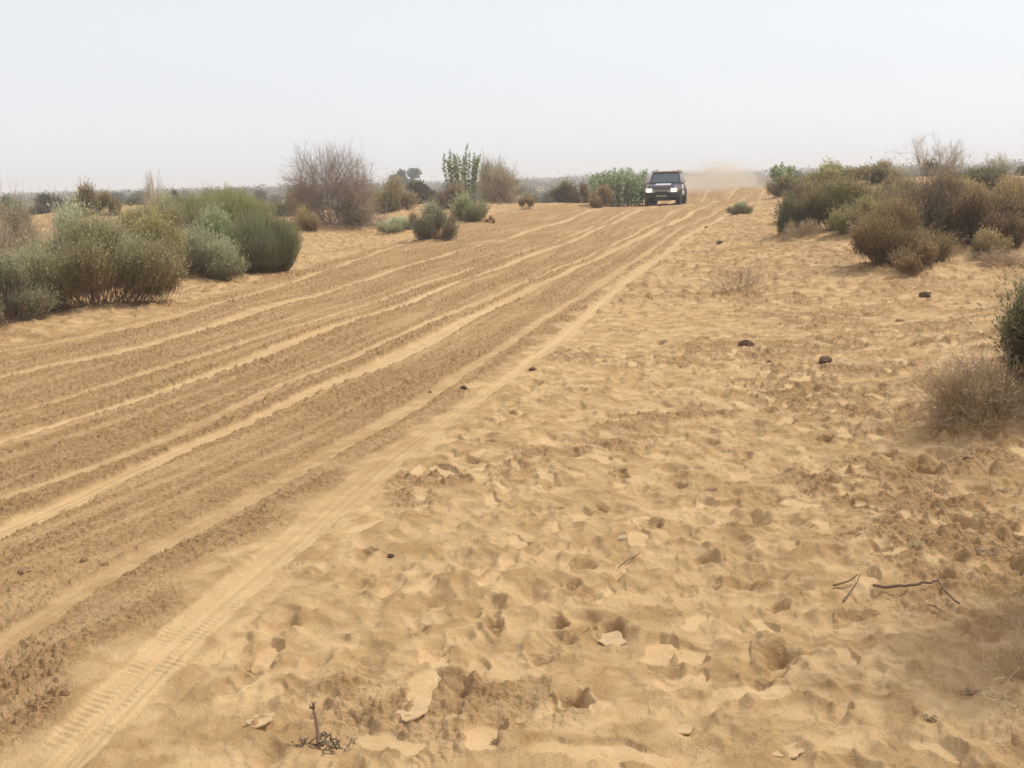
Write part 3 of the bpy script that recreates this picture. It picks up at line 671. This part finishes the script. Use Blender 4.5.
addbush('broad brown bush on the skyline left of the big bare tree', 'brownolive', 884, 200, 62, 163, D=46, seed=58, n=3400, leaves=6, leaf=.06, sw=.005, lobes=8)
addbush('small rust bush on the pale sand below the skyline bushes', 'rust', 889, 198, 24, 180, D=38, seed=59, n=1000, leaves=6, leaf=.05, sw=.004, lobes=4)
addbush('dark bush on the skyline near the right edge of the photo', 'dark', 985, 205, 90, 170, D=40, seed=60, n=4000, leaves=6, leaf=.05, sw=.005, lobes=9)
addbush('largest bare tree on the right, spreading above the thicket', 'twig', 932, 205, 80, 132, D=42, seed=61, style='twig', name='bare_tree', cat='tree', levels=(18, 6, 5, 4), up=.35, group='bare trees beside the track', r0=.015, lens=(.7, .36, .24, .14))
addbush('smaller bare tree at the right edge of the photo', 'twig', 1000, 200, 44, 150, D=50, seed=62, style='twig', name='bare_tree', cat='tree', levels=(12, 5, 5, 3), up=.35, group='bare trees beside the track', r0=.015, lens=(.7, .36, .24, .14))
addbush('flimsy dry grey shrub alone on the open sand right of the track', 'drytwig', 736, 297, 62, 258, seed=63, style='twig', name='dry_shrub', cat='shrub', levels=(26, 4, 3, 2), group='dry twiggy shrubs', r0=.0022, rmin=.0011, up=.1, spread=1.4)
addbush('tangled straw grey shrub under the dark bush at the right edge', 'drytwig', 980, 438, 132, 340, seed=64, style='twig', name='dry_shrub', cat='shrub', levels=(50, 5, 4, 3), group='dry twiggy shrubs', r0=.002, rmin=.001, wander=.24, up=.25, spread=1.1)
addbush('dark olive bush cut by the right edge, above the tangled straw grey shrub', 'dark', 1062, 405, 128, 262, seed=65, n=5200, leaves=9, leaf=.016, sw=.0016, lobes=9, up=.6)
addbush('olive bush low between the wide brown olive bush and the front bush', 'brownolive', 868, 238, 70, 200, D=24, seed=81, n=3600, leaves=7, leaf=.028, lobes=8)
addbush('grey brown bush filling the gap right of the tall rust brown bush', 'brown', 976, 244, 80, 196, D=19.5, seed=82, n=5000, leaves=7, leaf=.025, lobes=8)
addbush('straw brown bush behind the right edge bush of the thicket', 'brown', 1012, 225, 90, 182, D=27, seed=83, n=4600, leaves=7, leaf=.03, lobes=8)
addbush('olive bush behind the wide brown olive bush of the thicket', 'brownolive', 815, 220, 80, 184, D=33, seed=84, n=3600, leaves=6, leaf=.04, sw=.004, lobes=8)
addbush('dull brown bush on the rise between the skyline bushes and the thicket', 'brown', 955, 212, 90, 180, D=34, seed=85, n=4200, leaves=6, leaf=.04, sw=.004, lobes=9)
addbush('flat grey twiggy shrub at the right foot of the front bush', 'drytwig', 1000, 270, 60, 246, seed=86, style='twig', name='dry_shrub', cat='shrub', levels=(24, 5, 4, 3), group='dry twiggy shrubs', r0=.004)
# corner bush whose shade falls into the lower right
_mt = twiggy(66, .34, .30, 'drytwig', levels=(9, 3, 3), r0=.0018, rmin=.0009, wander=.25)
plant('dry_shrub', 'sparse dry twigs in the bottom right corner of the photo', 'shrub', _mt, TB, hit(1035, 705), group='dry twiggy shrubs', mound=(.5, .05))
_mb = bush(67, .7, .9, 2.2, 'dark', n=2100, leaves=6, leaf=.016, sw=.0018, lobes=10)
plant('scrub_bush', 'dark bush just past the right edge, shading the bottom right corner', 'bush', _mb, FS, (2.75, 4.0), group=SCR)

# --- distant green trees that stand clear of the scrub
addbush('round green tree standing alone in the haze behind the broad leaved shrub', 'tree', 404, 190, 36, 166, D=210, seed=70, style='tree', name='green_tree', cat='tree', group=None, leaf=.34)
# --- scrub on the plain beyond, prototypes copied
protos = []
for i, (k, Rx, H) in enumerate([('far', 1.6, 1.7), ('far', 2.1, 2.1), ('brownolive', 1.5, 1.4), ('far', 1.2, 2.3), ('far', 1.9, 1.8)]):
    protos.append(('scrub_bush', bush(200 + i, Rx, Rx, H, k, n=1500, leaves=5, leaf=.12, sw=.012, lobes=9, sl=.13, ragged=.1), FS, 'bush'))
for i in range(2): protos.append(('grey_tree', tree(210 + i, 2.3, 3.6, n=2600, leaf=.26, kind='far', trunk=.25), ('crown', 'trunk'), 'tree'))
rng = random.Random(11)
src = {}
def copy_tree(o):
    c = o.copy(); sc.collection.objects.link(c)
    for ch in list(o.children):
        d = ch.copy(); sc.collection.objects.link(d); d.parent = c
    return c
cnt = 0
SEC = [(120, 'beyond the sandy dune at the far left'), (270, 'beyond the yellow green broom'), (390, 'behind the big tangled bare shrub'), (445, 'around the lone round green tree'),
       (535, 'behind the tall broad leaved shrub'), (640, 'beyond the dense leafy shrub left of the car'), (770, 'behind the car and its dust'), (890, 'beyond the skyline bushes on the right'), (9999, 'beyond the big bare tree on the right')]
def far_label(px, D, k):
    what = ['grey green bush', 'broad grey bush', 'brownish bush', 'tall narrow bush', 'dark green bush', 'small grey tree', 'lopsided grey tree'][k]
    dist = 'nearer' if D < 130 else 'middle' if D < 210 else 'farthest'
    return what + ' in the ' + dist + ' haze ' + next(t for x, t in SEC if px < x)
while cnt < 285:
    px = rng.uniform(-40, 1064); D = 72 + 230 * rng.random() ** 1.25
    if 640 < px < 760 and D < 95: continue
    x, y = along(px, D); k = rng.randrange(7)
    if k >= 5 and D < 130: k = rng.randrange(5)
    nm, ms, names, cat = protos[k]; s = rng.uniform(.65, 1.2) * (1 if D > 120 else .8)
    if px > 700: s *= 1.1
    loc = (x, y, float(macro(x, y)) - .03)
    if k not in src:
        src[k] = plant(nm, far_label(px, D, k), cat, ms, names, (x, y), group='distant scrub bushes' if cat == 'bush' else 'distant small trees')
        o = src[k]
    else: o = copy_tree(src[k])
    o['label'] = far_label(px, D, k)
    o.location = loc; o.rotation_euler = (0, 0, rng.uniform(0, 6.28)); o.scale = (s * rng.uniform(.9, 1.5), s * rng.uniform(.9, 1.5), s)
    cnt += 1
# the far-off wooded belt reads as one mass
rs = np.random.RandomState(77); g = G(); n = 260000
D = 300 + 900 * rs.rand(n) ** 1.3; az = np.radians(rs.uniform(-34, 34, n))
# gather in clumps
ncl = 3200; cD = 290 + 950 * rs.rand(ncl) ** 1.2; ca = np.radians(rs.uniform(-33, 33, ncl)); cs = rs.uniform(2.5, 6, ncl); chh = rs.uniform(2.4, 4.4, ncl) * (1 + .5 * (np.degrees(ca) > 3) * rs.rand(ncl))
ci = rs.choice(ncl, n); dd = rdir(rs, n) * (rs.rand(n) ** .38)[:, None]; dd[:, 2] = np.abs(dd[:, 2])
cx = cD * np.sin(ca); cy = cD * np.cos(ca); cz = macro(cx, cy)
C = np.stack([cx[ci] + dd[:, 0] * cs[ci], cy[ci] + dd[:, 1] * cs[ci], cz[ci] + .1 + dd[:, 2] * chh[ci]], 1)
D2 = rdir(rs, n); W = nrm(np.cross(D2, rdir(rs, n)))
blades(g, C, D2, W, rs.uniform(.4, .8, n), rs.uniform(.3, .6, n), np.clip(rs.uniform(-.2, .2, ncl)[ci] + rs.normal(.5, .18, n), 0, 1))
fo = bpy.data.objects.new('distant_scrubland', g.mesh('distant_scrubland', MP['far'])); sc.collection.objects.link(fo); fo['kind'] = 'stuff'; fo['label'] = 'belt of grey green scrub fading into haze on the horizon'; fo['category'] = 'scrubland'

# ------------------------------------------------------------------ ground
ground, (g_r, g_t, g_z) = build_ground()
def gz(x, y):
    r = math.hypot(x, y); t = math.atan2(x, y)
    i = min(max(int(np.searchsorted(g_r, r)), 1), len(g_r) - 1); j = min(max(int(np.searchsorted(g_t, t)), 1), len(g_t) - 1)
    return float((g_z[i - 1, j - 1] + g_z[i, j]) / 2)

# ------------------------------------------------------------------ stones, crusts, sticks lying on the sand
M_STONE = simple('dry_dung_clod', (.11, .060, .028), .9, nscale=30, namp=.35)
M_CLOD = simple('brown_sand_clod', (.27, .160, .078), .95, nscale=40, namp=.3)
M_PALE = simple('pale_stone', (.60, .45, .28), .8, nscale=25, namp=.25)
M_CRUST = simple('sand_crust', (.53, .36, .195), .95, nscale=18, namp=.12)
M_STICK = simple('weathered_stick', (.16, .10, .06), .85, nscale=30, namp=.3)
def rockmesh(seed, s, mat, flat=.7):
    import bmesh
    bm = bmesh.new(); bmesh.ops.create_icosphere(bm, subdivisions=3, radius=1)
    rs = np.random.RandomState(seed); cs = nrm(rs.normal(size=(9, 3))); cd = rs.uniform(.62, .95, 9)
    for v in bm.verts:
        p = np.array(v.co)
        for c, d in zip(cs, cd):
            q = p @ c
            if q > d: p = p - c * (q - d) * .85
        p = p * (1 + .22 * float(perlin(np.array(p[0] * 2.5 + seed), np.array(p[1] * 2.5 + p[2] * 2), seed)) + .12 * float(perlin(np.array(p[0] * 7 + p[2] * 3), np.array(p[1] * 7 + p[2] * 5), seed)))
        v.co = Vector(p * np.array([1, .85, flat]) * s)
    me = bpy.data.meshes.new('stone'); bm.to_mesh(me); bm.free(); me.materials.append(mat)
    return me
def lay(name, me, px, py, label, cat, group=None, dz=0., rz=0.):
    x, y = hit(px, py); o = bpy.data.objects.new(name, me); sc.collection.objects.link(o)
    o.location = (x, y, gz(x, y) + dz); o.rotation_euler = (0, 0, rz); o['label'] = label; o['category'] = cat
    if group: o['group'] = group
    return o
for i, (px, py, w, mt, lb) in enumerate([
  (43, 709, 17, M_CLOD, 'largest brown clod, in the bottom left corner beside the tread marks'),
  (66, 697, 12, M_CLOD, 'smaller clod just right of the largest clod in the bottom left'),
  (391, 555, 9, M_STONE, 'small round dark pellet alone on the sand right of the tyre track'),
  (533, 370, 9, M_STONE, 'dark round lump just right of the pale tyre track'),
  (464, 391, 11, M_STONE, 'dark lump on the left side of the pale tyre track'),
  (746, 347, 17, M_STONE, 'long dark dung lump in the middle of the open sand'),
  (826, 361, 15, M_STONE, 'dark dung lump right of the long one on the open sand'),
  (769, 362, 6, M_STONE, 'small dark pellet between the two large dung lumps'),
  (623, 541, 11, M_PALE, 'pale cream stone standing in the footprints'),
  (720, 244, 8, M_STONE, 'dark round lump far up the track by its right side'),
  (707, 228, 5, M_STONE, 'tiny dark lump farthest up the track by its right side'),
  (84, 564, 11, M_CLOD, 'brown clod in the churned sand at the left'),
  (105, 566, 9, M_CLOD, 'reddish clod beside the long ridge in the churned sand'),
  (25, 575, 14, M_CLOD, 'brown clod at the left edge of the churned track'),
  (900, 322, 9, M_CLOD, 'brown clod on the sand below the right thicket'),
  (925, 297, 14, M_STONE, 'flat dark lump right below the front bush of the right thicket'),
  (571, 708, 12, M_STONE, 'dark clod half buried at the edge of a hole in the foreground'),
  (861, 540, 7, M_PALE, 'small pale pebble in the rough sand on the right'),
  (430, 392, 6, M_CLOD, 'tiny clod left of the dark lump on the pale tyre track'),
  ]):
    x, y = hit(px, py); s = wpx(w, (x, y)) / 2
    lay('clod' if mt != M_PALE else 'stone', rockmesh(300 + i, s, mt, .62), px, py, lb, 'clod' if mt != M_PALE else 'stone', 'clods and stones lying on the sand', dz=s * .12, rz=i * 1.3)
def crustmesh(seed, L, W, th=.0028):
    rs = np.random.RandomState(seed); n = 22; a = np.arange(n) / n * 2 * np.pi
    rr = 1 + .16 * np.sin(a * 2 + seed) + .13 * np.sin(a * 5 + 2 * seed) + rs.normal(0, .06, n)
    ring = np.stack([np.cos(a) * rr * L, np.sin(a) * rr * W, np.zeros(n)], 1)
    def zz(p): return .12 * (p[:, 0]) + .5 * L * .2 * (p[:, 0] / L) ** 2 + rs.normal(0, th * .15, len(p))
    inner = ring * .55
    vs_ = []
    for p, h in ((np.zeros((1, 3)), 1), (inner, 1), (ring, .7), (ring * 1.02, -.6), (inner, -.8)):
        q = p.copy(); q[:, 2] = zz(p) + th * h; vs_.append(q)
    V = np.concatenate(vs_); f = []
    for i in range(n):
        j = (i + 1) % n
        f.append((0, 1 + i, 1 + j))
        for b in (1, 1 + n, 1 + 2 * n): f.append((b + i, b + n + i, b + n + j, b + j))
    me = bpy.data.meshes.new('sand_crust'); me.from_pydata(V.tolist(), [], f); me.materials.append(M_CRUST)
    return me
for i, (px, py, w, h, lb) in enumerate([
  (414, 719, 38, 18, 'lifted flake of pale sand crust with a jagged front edge in the foreground'),
  (262, 727, 30, 12, 'thin crust flake left of the dead grey stalk'),
  (612, 641, 26, 16, 'curled crust plate inside the deep footprint'),
  (775, 663, 26, 8, 'small pale crust flake on the right of the foreground'),
  (790, 753, 34, 14, 'crust plate near the bottom edge right of centre'),
  (682, 724, 24, 12, 'crust flake at the bottom between two footprints'),
  (888, 640, 20, 10, 'crust flake under the kinked stick')]):
    x, y = hit(px, py); dpx = wpx(1, (x, y)); sn = 1.6 / math.hypot(x, y)
    lay('sand_crust', crustmesh(400 + i, dpx * w / 2, dpx * h / 2 / min(1, sn * .95)), px, py, lb, 'crust flake', 'flakes of sand crust', dz=.002, rz=.2 * ((i * 7) % 5 - 2))
def stick(name, pts, r, label, mat, lift=.012, sub=None):
    P = []
    for px, py, dz in pts:
        x, y = hit(px, py); P.append((x, y, gz(x, y) + lift + dz))
    c = np.array(P[0]) * 1.; A = np.array(P) - c
    t = np.linspace(0, len(A) - 1, (len(A) - 1) * 4 + 1); Q = np.stack([np.interp(t, np.arange(len(A)), A[:, k]) for k in range(3)], 1)
    Q += np.random.RandomState(len(pts)).normal(0, r * .25, Q.shape)
    g = G(); tubes(g, Q[None], (np.linspace(1, .55, len(Q)) * r)[None], np.linspace(.3, .8, len(Q))[None], 7)
    me = g.mesh(name, mat); o = bpy.data.objects.new(name, me); sc.collection.objects.link(o); o.location = c.tolist()
    o['label'] = label; o['category'] = 'stick'; return o
stick('stick', [(873, 587, 0), (885, 592, .004), (905, 593, .01), (922, 593, .014), (938, 590, .016), (945, 598, .01), (959, 612, 0)], .0065, 'long dark stick with a kinked right end on the sand', M_STICK)
stick('stick', [(833, 587, 0), (848, 583, .012), (858, 580, .016)], .004, 'short grey twig left of the long kinked stick', M_STICK)
stick('stick', [(843, 602, 0), (853, 590, .01), (861, 579, .02)], .0035, 'thin pale twig crossing the short grey one', M_STICK)
stick('stick', [(928, 614, 0), (936, 617, .006), (942, 622, 0)], .003, 'tiny straw twig below the kinked stick', M_STICK)
stick('stick', [(618, 570, 0), (630, 562, .01), (640, 557, .004)], .003, 'thin dark twig beside the pale cream stone', M_STICK)
# small litter tufts: dry white and grey stems with curled leaves
for i, (px, py, w, lb) in enumerate([(966, 464, 14, 'small white tuft of dry twigs below the straw grey shrub'), (1003, 491, 16, 'grey tuft of dry stems at the right edge'),
      (497, 744, 12, 'little whitish tuft near the bottom edge'), (915, 552, 22, 'pale dry leaf litter above the kinked stick'),
      (985, 560, 26, 'brown and white leaf litter heap on the right slope'), (925, 728, 24, 'dark twig litter in the bottom right shade'), (975, 705, 30, 'loose twig litter beside the corner twigs')]):
    xy = hit(px, py); s = wpx(w, xy)
    g_, b_ = twiggy(500 + i, s * .6, s * .55, 'drytwig', levels=(9, 4, 3), r0=.0022, lens=(.7, .4, .25), wander=.3)
    x, y = xy; t = thing('dry_tuft', lb, 'dry tuft', (x, y, gz(x, y)), i, 'tufts of dry litter on the sand')
    part('twigs', g_, t); part('branches', b_, t)
# dead stalk with frayed base in the foreground
x, y = hit(318, 748); t = thing('dead_stalk', 'dead grey stalk with frayed root lying in the foreground', 'stalk', (x, y, gz(x, y)))
gg = G(); rs = np.random.RandomState(3); e = np.array([[-.012, .03, .10]])
tubes(gg, curve(np.array([[0, 0, -.01]]), e, 6, .02, rs), np.linspace(.006, .0045, 6)[None], np.full((1, 6), .8), 8); part('stem', gg.mesh('stem', MP['bark']), t)
gg = G(); k = 26; b = e.repeat(k, 0); tubes(gg, curve(b, b + np.stack([rs.normal(0, .008, k), rs.normal(0, .008, k), rs.uniform(.01, .03, k)], 1), 3, .1, rs), np.full((k, 3), .0012), np.full((k, 3), .9)); part('frayed_tip', gg.mesh('frayed_tip', MP['bark']), t)
gg = G(); k = 40; b = np.stack([rs.uniform(-.06, .09, k), rs.uniform(-.02, .03, k), np.zeros(k)], 1); tubes(gg, curve(b, b + rdir(rs, k) * .035 * np.array([1, 1, .6]) + np.array([0, 0, .008]), 4, .2, rs), np.full((k, 4), .003), rs.rand(k)[:, None].repeat(4, 1)); part('root', gg.mesh('root', MP['rust']), t)

# ------------------------------------------------------------------ the car
import bmesh
def loft(name, sections, mat, parent, bevel=.0, smooth=False, label=None):
    """sections: list of closed outlines with equal point counts"""
    n = len(sections[0]); V = [p for s in sections for p in s]; f = []
    for a in range(len(sections) - 1):
        for i in range(n):
            j = (i + 1) % n; f.append((a * n + i, a * n + j, (a + 1) * n + j, (a + 1) * n + i))
    f.append(tuple(range(n))[::-1]); f.append(tuple(range((len(sections) - 1) * n, len(sections) * n)))
    me = bpy.data.meshes.new(name); me.from_pydata(V, [], f); me.materials.append(mat)
    bm = bmesh.new(); bm.from_mesh(me); bmesh.ops.recalc_face_normals(bm, faces=bm.faces); 
    if bevel: bmesh.ops.bevel(bm, geom=[e for e in bm.edges if e.calc_face_angle(0) > R(25)], offset=bevel, segments=2, affect='EDGES', clamp_overlap=True)
    bm.to_mesh(me); bm.free()
    if smooth: me.polygons.foreach_set('use_smooth', np.ones(len(me.polygons), bool))
    return part(name, me, parent, label)
def box(name, x0, x1, y0, y1, z0, z1, mat, parent, bevel=.01, label=None, tx=0, ty=0):
    s = lambda z, k: [(x0 + k * tx, y0 + k * ty, z), (x1 - k * tx, y0 + k * ty, z), (x1 - k * tx, y1 - k * ty, z), (x0 + k * tx, y1 - k * ty, z)]
    return loft(name, [s(z0, 0), s(z1, 1)], mat, parent, bevel, label=label)
def lathe_x(name, prof, cx, cy, cz, mat, parent, seg=36, label=None):
    V = []; f = []
    for i in range(seg):
        a = i / seg * 2 * math.pi
        for (px_, pr) in prof: V.append((cx + px_, cy + pr * math.cos(a), cz + pr * math.sin(a)))
    k = len(prof)
    for i in range(seg):
        j = (i + 1) % seg
        for q in range(k - 1): f.append((i * k + q, i * k + q + 1, j * k + q + 1, j * k + q))
    me = bpy.data.meshes.new(name); me.from_pydata(V, [], f); me.materials.append(mat)
    me.polygons.foreach_set('use_smooth', np.ones(len(me.polygons), bool))
    return part(name, me, parent, label)
def car():
    PAINT = simple('dark_purple_paint', (.06, .045, .085), .42, .1, .5, 3, .5); WHITE = simple('dusty_white_paint', (.62, .58, .56), .45)
    BLACK = simple('black_trim', (.018, .017, .017), .55); RUB = simple('dusty_tyre', (.035, .03, .026), .85, nscale=12, namp=.4)
    GLASS = simple('windscreen_glass', (.06, .09, .10), .12, 0, .8); CHR = simple('chrome', (.5, .5, .5), .25, 1)
    RIM = simple('grey_wheel', (.28, .26, .24), .45, .6); AMB = simple('amber_lens', (.75, .25, .04), .3); TAN = simple('tan_roof_edge', (.42, .30, .16), .7)
    YEL = simple('dusty_yellow_flap', (.42, .34, .07), .7); PLATE = simple('number_plate', (.35, .36, .30), .5); GREEN = simple('green_sticker', (.06, .16, .11), .5)
    LAMP, n, l, p = newmat('lit_headlamp'); p.inputs['Base Color'].default_value = (.9, .85, .75, 1); p.inputs['Emission Color'].default_value = (1, .84, .62, 1); p.inputs['Emission Strength'].default_value = 1.1
    x, y = along(666, 57)
    t = thing('car', 'dark purple and white rally off-road car driving towards the camera in its dust', 'car', (x, y, float(macro(x, y)) - .02), -R(14))
    # local: front towards -y, width x, +z up
    def body_sec(yy, hw, zb, zt, tumble=.05, ch=.1):
        return [(-hw, yy, zb), (hw, yy, zb), (hw + .02, yy, (zb + zt) * .52), (hw - tumble, yy, zt - ch), (hw - tumble - .12, yy, zt), (-hw + tumble + .12, yy, zt), (-hw + tumble, yy, zt - ch), (-hw - .02, yy, (zb + zt) * .52)]
    b = loft('body', [body_sec(-2.02, .74, .52, .94), body_sec(-1.9, .80, .48, 1.02), body_sec(-.75, .84, .46, 1.12), body_sec(.4, .85, .46, 1.13), body_sec(1.9, .84, .48, 1.13), body_sec(2.15, .80, .52, 1.08)], PAINT, t, .012)
    # cabin: pillars and roof as a tapering shell, glass set proud
    def cab(z, hw, y0, y1): return [(-hw, y0, z), (hw, y0, z), (hw, y1, z), (-hw, y1, z)]
    loft('cabin', [cab(1.10, .79, -.72, 2.05), cab(1.66, .66, -.14, 1.92)], PAINT, t, .03)
    loft('roof', [cab(1.662, .67, -.17, 1.93), cab(1.71, .68, -.20, 1.95), cab(1.735, .60, -.10, 1.86)], TAN, t, .012, label='tan dusty roof panel')
    def panel(name, pts, mat, off=.012, parent=t, label=None):
        p_ = [Vector(q) for q in pts]; nn = (p_[1] - p_[0]).cross(p_[3] - p_[0]).normalized() * off
        return loft(name, [[tuple(q - nn * .5) for q in p_], [tuple(q + nn) for q in p_]], mat, parent, .003, label=label)
    ws = panel('windscreen', [(-.68, -.675, 1.155), (.68, -.675, 1.155), (.585, -.205, 1.60), (-.585, -.205, 1.60)], GLASS)
    for s in (-1, 1):
        box('wiper', s * .3 - .28, s * .3 + .2, -.72, -.70, 1.165, 1.185, BLACK, t, .002)
        for (a, b_) in ((-.45, .42), (.50, 1.18), (1.26, 1.9)):
            panel('side_window', [(s * .785, a + (.0 if a > 0 else 0), 1.16), (s * .785, b_, 1.16), (s * .682, b_ - .04, 1.60), (s * .682, a + (.36 if a < 0 else .03), 1.60)], GLASS)
        h = box('headlight', s * .60 - .16, s * .60 + .13, -2.075, -2.0, .72, .90, LAMP, t, .015)
        box('indicator', s * .775 - .04, s * .775 + .035, -2.03, -1.93, .73, .89, AMB, t, .01)
        box('mirror', s * .93 - .10, s * .93 + .10, -.62, -.52, 1.14, 1.30, WHITE, t, .02)
        box('mirror_arm', s * .84 - .05, s * .84 + .05, -.60, -.56, 1.12, 1.16, BLACK, t, .005)
        panel('door', [(s * .862, -.55, .58), (s * .862, .46, .58), (s * .83, .46, 1.06), (s * .83, -.55, 1.06)], WHITE, label='dusty white front door panel')
        panel('door', [(s * .862, .50, .58), (s * .862, 1.25, .58), (s * .83, 1.25, 1.06), (s * .83, .50, 1.06)], PAINT)
        for wy in (-1.35, 1.38):
            w = lathe_x('wheel', [(-.115, .20), (-.12, .33), (-.09, .365), (.09, .365), (.12, .33), (.115, .20)], s * .76, wy, .365, RUB, t, label=None)
            w.name = 'wheel'
            lathe_x('rim', [(s * .02, 0), (s * .05, .07), (s * .07, .10), (s * .04, .16), (s * .11, .215)], s * .76, wy, .365, RIM, w)
            lathe_x('wheel_arch', [(-.06, .40), (.10, .47), (.13, .47), (.13, .40)], s * .76, wy, .42, BLACK, t, 24)
            box('mud_flap', s * .76 - .13, s * .76 + .13, wy + .44, wy + .46, .16, .55, YEL if wy > 0 else BLACK, t, .004)
        box('fog_lamp', s * .38 - .08, s * .38 + .08, -2.21, -2.17, .70, .82, CHR, t, .03)
    box('grille', -.43, .43, -2.06, -2.0, .72, .90, BLACK, t, .01)
    for k in range(3): box('grille_bar', -.42, .42, -2.085, -2.06, .75 + k * .05, .768 + k * .05, CHR, t, .002)
    box('bumper', -.84, .84, -2.17, -1.96, .47, .68, BLACK, t, .03)
    box('bull_bar', -.5, .5, -2.24, -2.18, .58, .63, BLACK, t, .02)
    box('number_plate', -.26, .26, -2.19, -2.172, .50, .62, PLATE, t, .003)
    box('skid_plate', -.42, .42, -2.05, -1.3, .30, .46, BLACK, t, .02)
    box('axle', -.66, .66, -1.42, -1.28, .30, .42, BLACK, t, .02)
    box('axle', -.66, .66, 1.32, 1.46, .30, .42, BLACK, t, .02)
    hd = panel('bonnet_panel', [(-.40, -1.80, 1.045), (.40, -1.80, 1.045), (.36, -.95, 1.118), (-.36, -.95, 1.118)], WHITE, label='white panel on the bonnet')
    box('sticker_strip', -.34, .34, -2.03, -2.0, .925, .945, GREEN, t, .002)
    box('rear_bumper', -.82, .82, 2.12, 2.26, .5, .68, BLACK, t, .03)
    # roof rack
    for s in (-1, 1): box('roof_rail', s * .6 - .02, s * .6 + .02, 0, 1.8, 1.75, 1.78, BLACK, t, .005)
    # spare wheel on the tailgate
    return t
CAR = car()

# ------------------------------------------------------------------ dust thrown up behind the car
def volume(name, lo, hi, mat, label, cat=None):
    bm = bmesh.new(); bmesh.ops.create_cube(bm, size=1); me = bpy.data.meshes.new(name)
    for v in bm.verts: v.co = Vector([lo[k] if v.co[k] < 0 else hi[k] for k in range(3)])
    bm.to_mesh(me); bm.free(); me.materials.append(mat); o = bpy.data.objects.new(name, me); sc.collection.objects.link(o)
    o['kind'] = 'stuff'; o['label'] = label
    if cat: o['category'] = cat
    return o
def mk_dust():
    m_ = bpy.data.materials.new('dust'); m_.use_nodes = True; n, l = m_.node_tree.nodes, m_.node_tree.links; n.clear()
    out = n.new('ShaderNodeOutputMaterial'); v = n.new('ShaderNodeVolumePrincipled')
    v.inputs['Color'].default_value = (.95, .84, .70, 1)
    tc = n.new('ShaderNodeTexCoord').outputs['Generated']
    # density falls off towards the ellipsoid's rim and breaks up with noise
    mp = n.new('ShaderNodeVectorMath'); mp.operation = 'SUBTRACT'; l.new(tc, mp.inputs[0]); mp.inputs[1].default_value = (.5, .5, .12)
    sc_ = n.new('ShaderNodeVectorMath'); sc_.operation = 'MULTIPLY'; l.new(mp.outputs[0], sc_.inputs[0]); sc_.inputs[1].default_value = (2.1, 2.0, 1.35)
    ln = n.new('ShaderNodeVectorMath'); ln.operation = 'LENGTH'; l.new(sc_.outputs[0], ln.inputs[0])
    nz = noise(n, l, n.new('ShaderNodeTexCoord').outputs['Object'], .42, 4, .6)
    s = mth(n, l, 'SUBTRACT', 1.0, ln.outputs['Value']); s = mth(n, l, 'ADD', s, mth(n, l, 'MULTIPLY', mth(n, l, 'SUBTRACT', nz, .5), 1.1))
    s = mth(n, l, 'MULTIPLY', s, .72, False); s = mth(n, l, 'MAXIMUM', s, 0.0)
    l.new(s, v.inputs['Density']); l.new(v.outputs[0], out.inputs['Volume']); return m_
cx, cy = CAR.location.x, CAR.location.y
DUST = volume('dust_cloud', (cx - .8, cy + 3.5, -.6), (cx + 9.5, cy + 19, 2.7), mk_dust(), 'tan dust cloud hanging over the track behind the car', 'dust')

# ------------------------------------------------------------------ haze
hm = bpy.data.materials.new('haze'); hm.use_nodes = True; n, l = hm.node_tree.nodes, hm.node_tree.links; n.clear()
out = n.new('ShaderNodeOutputMaterial'); v = n.new('ShaderNodeVolumePrincipled')
v.inputs['Color'].default_value = (.88, .93, 1.0, 1); v.inputs['Density'].default_value = 0.0013; v.inputs['Anisotropy'].default_value = .1
l.new(v.outputs[0], out.inputs['Volume'])
zmin = float(g_z.min())
volume('haze', (-1600, -1600, zmin - 1), (1600, 1600, 9), hm, 'pale haze over the desert plain')
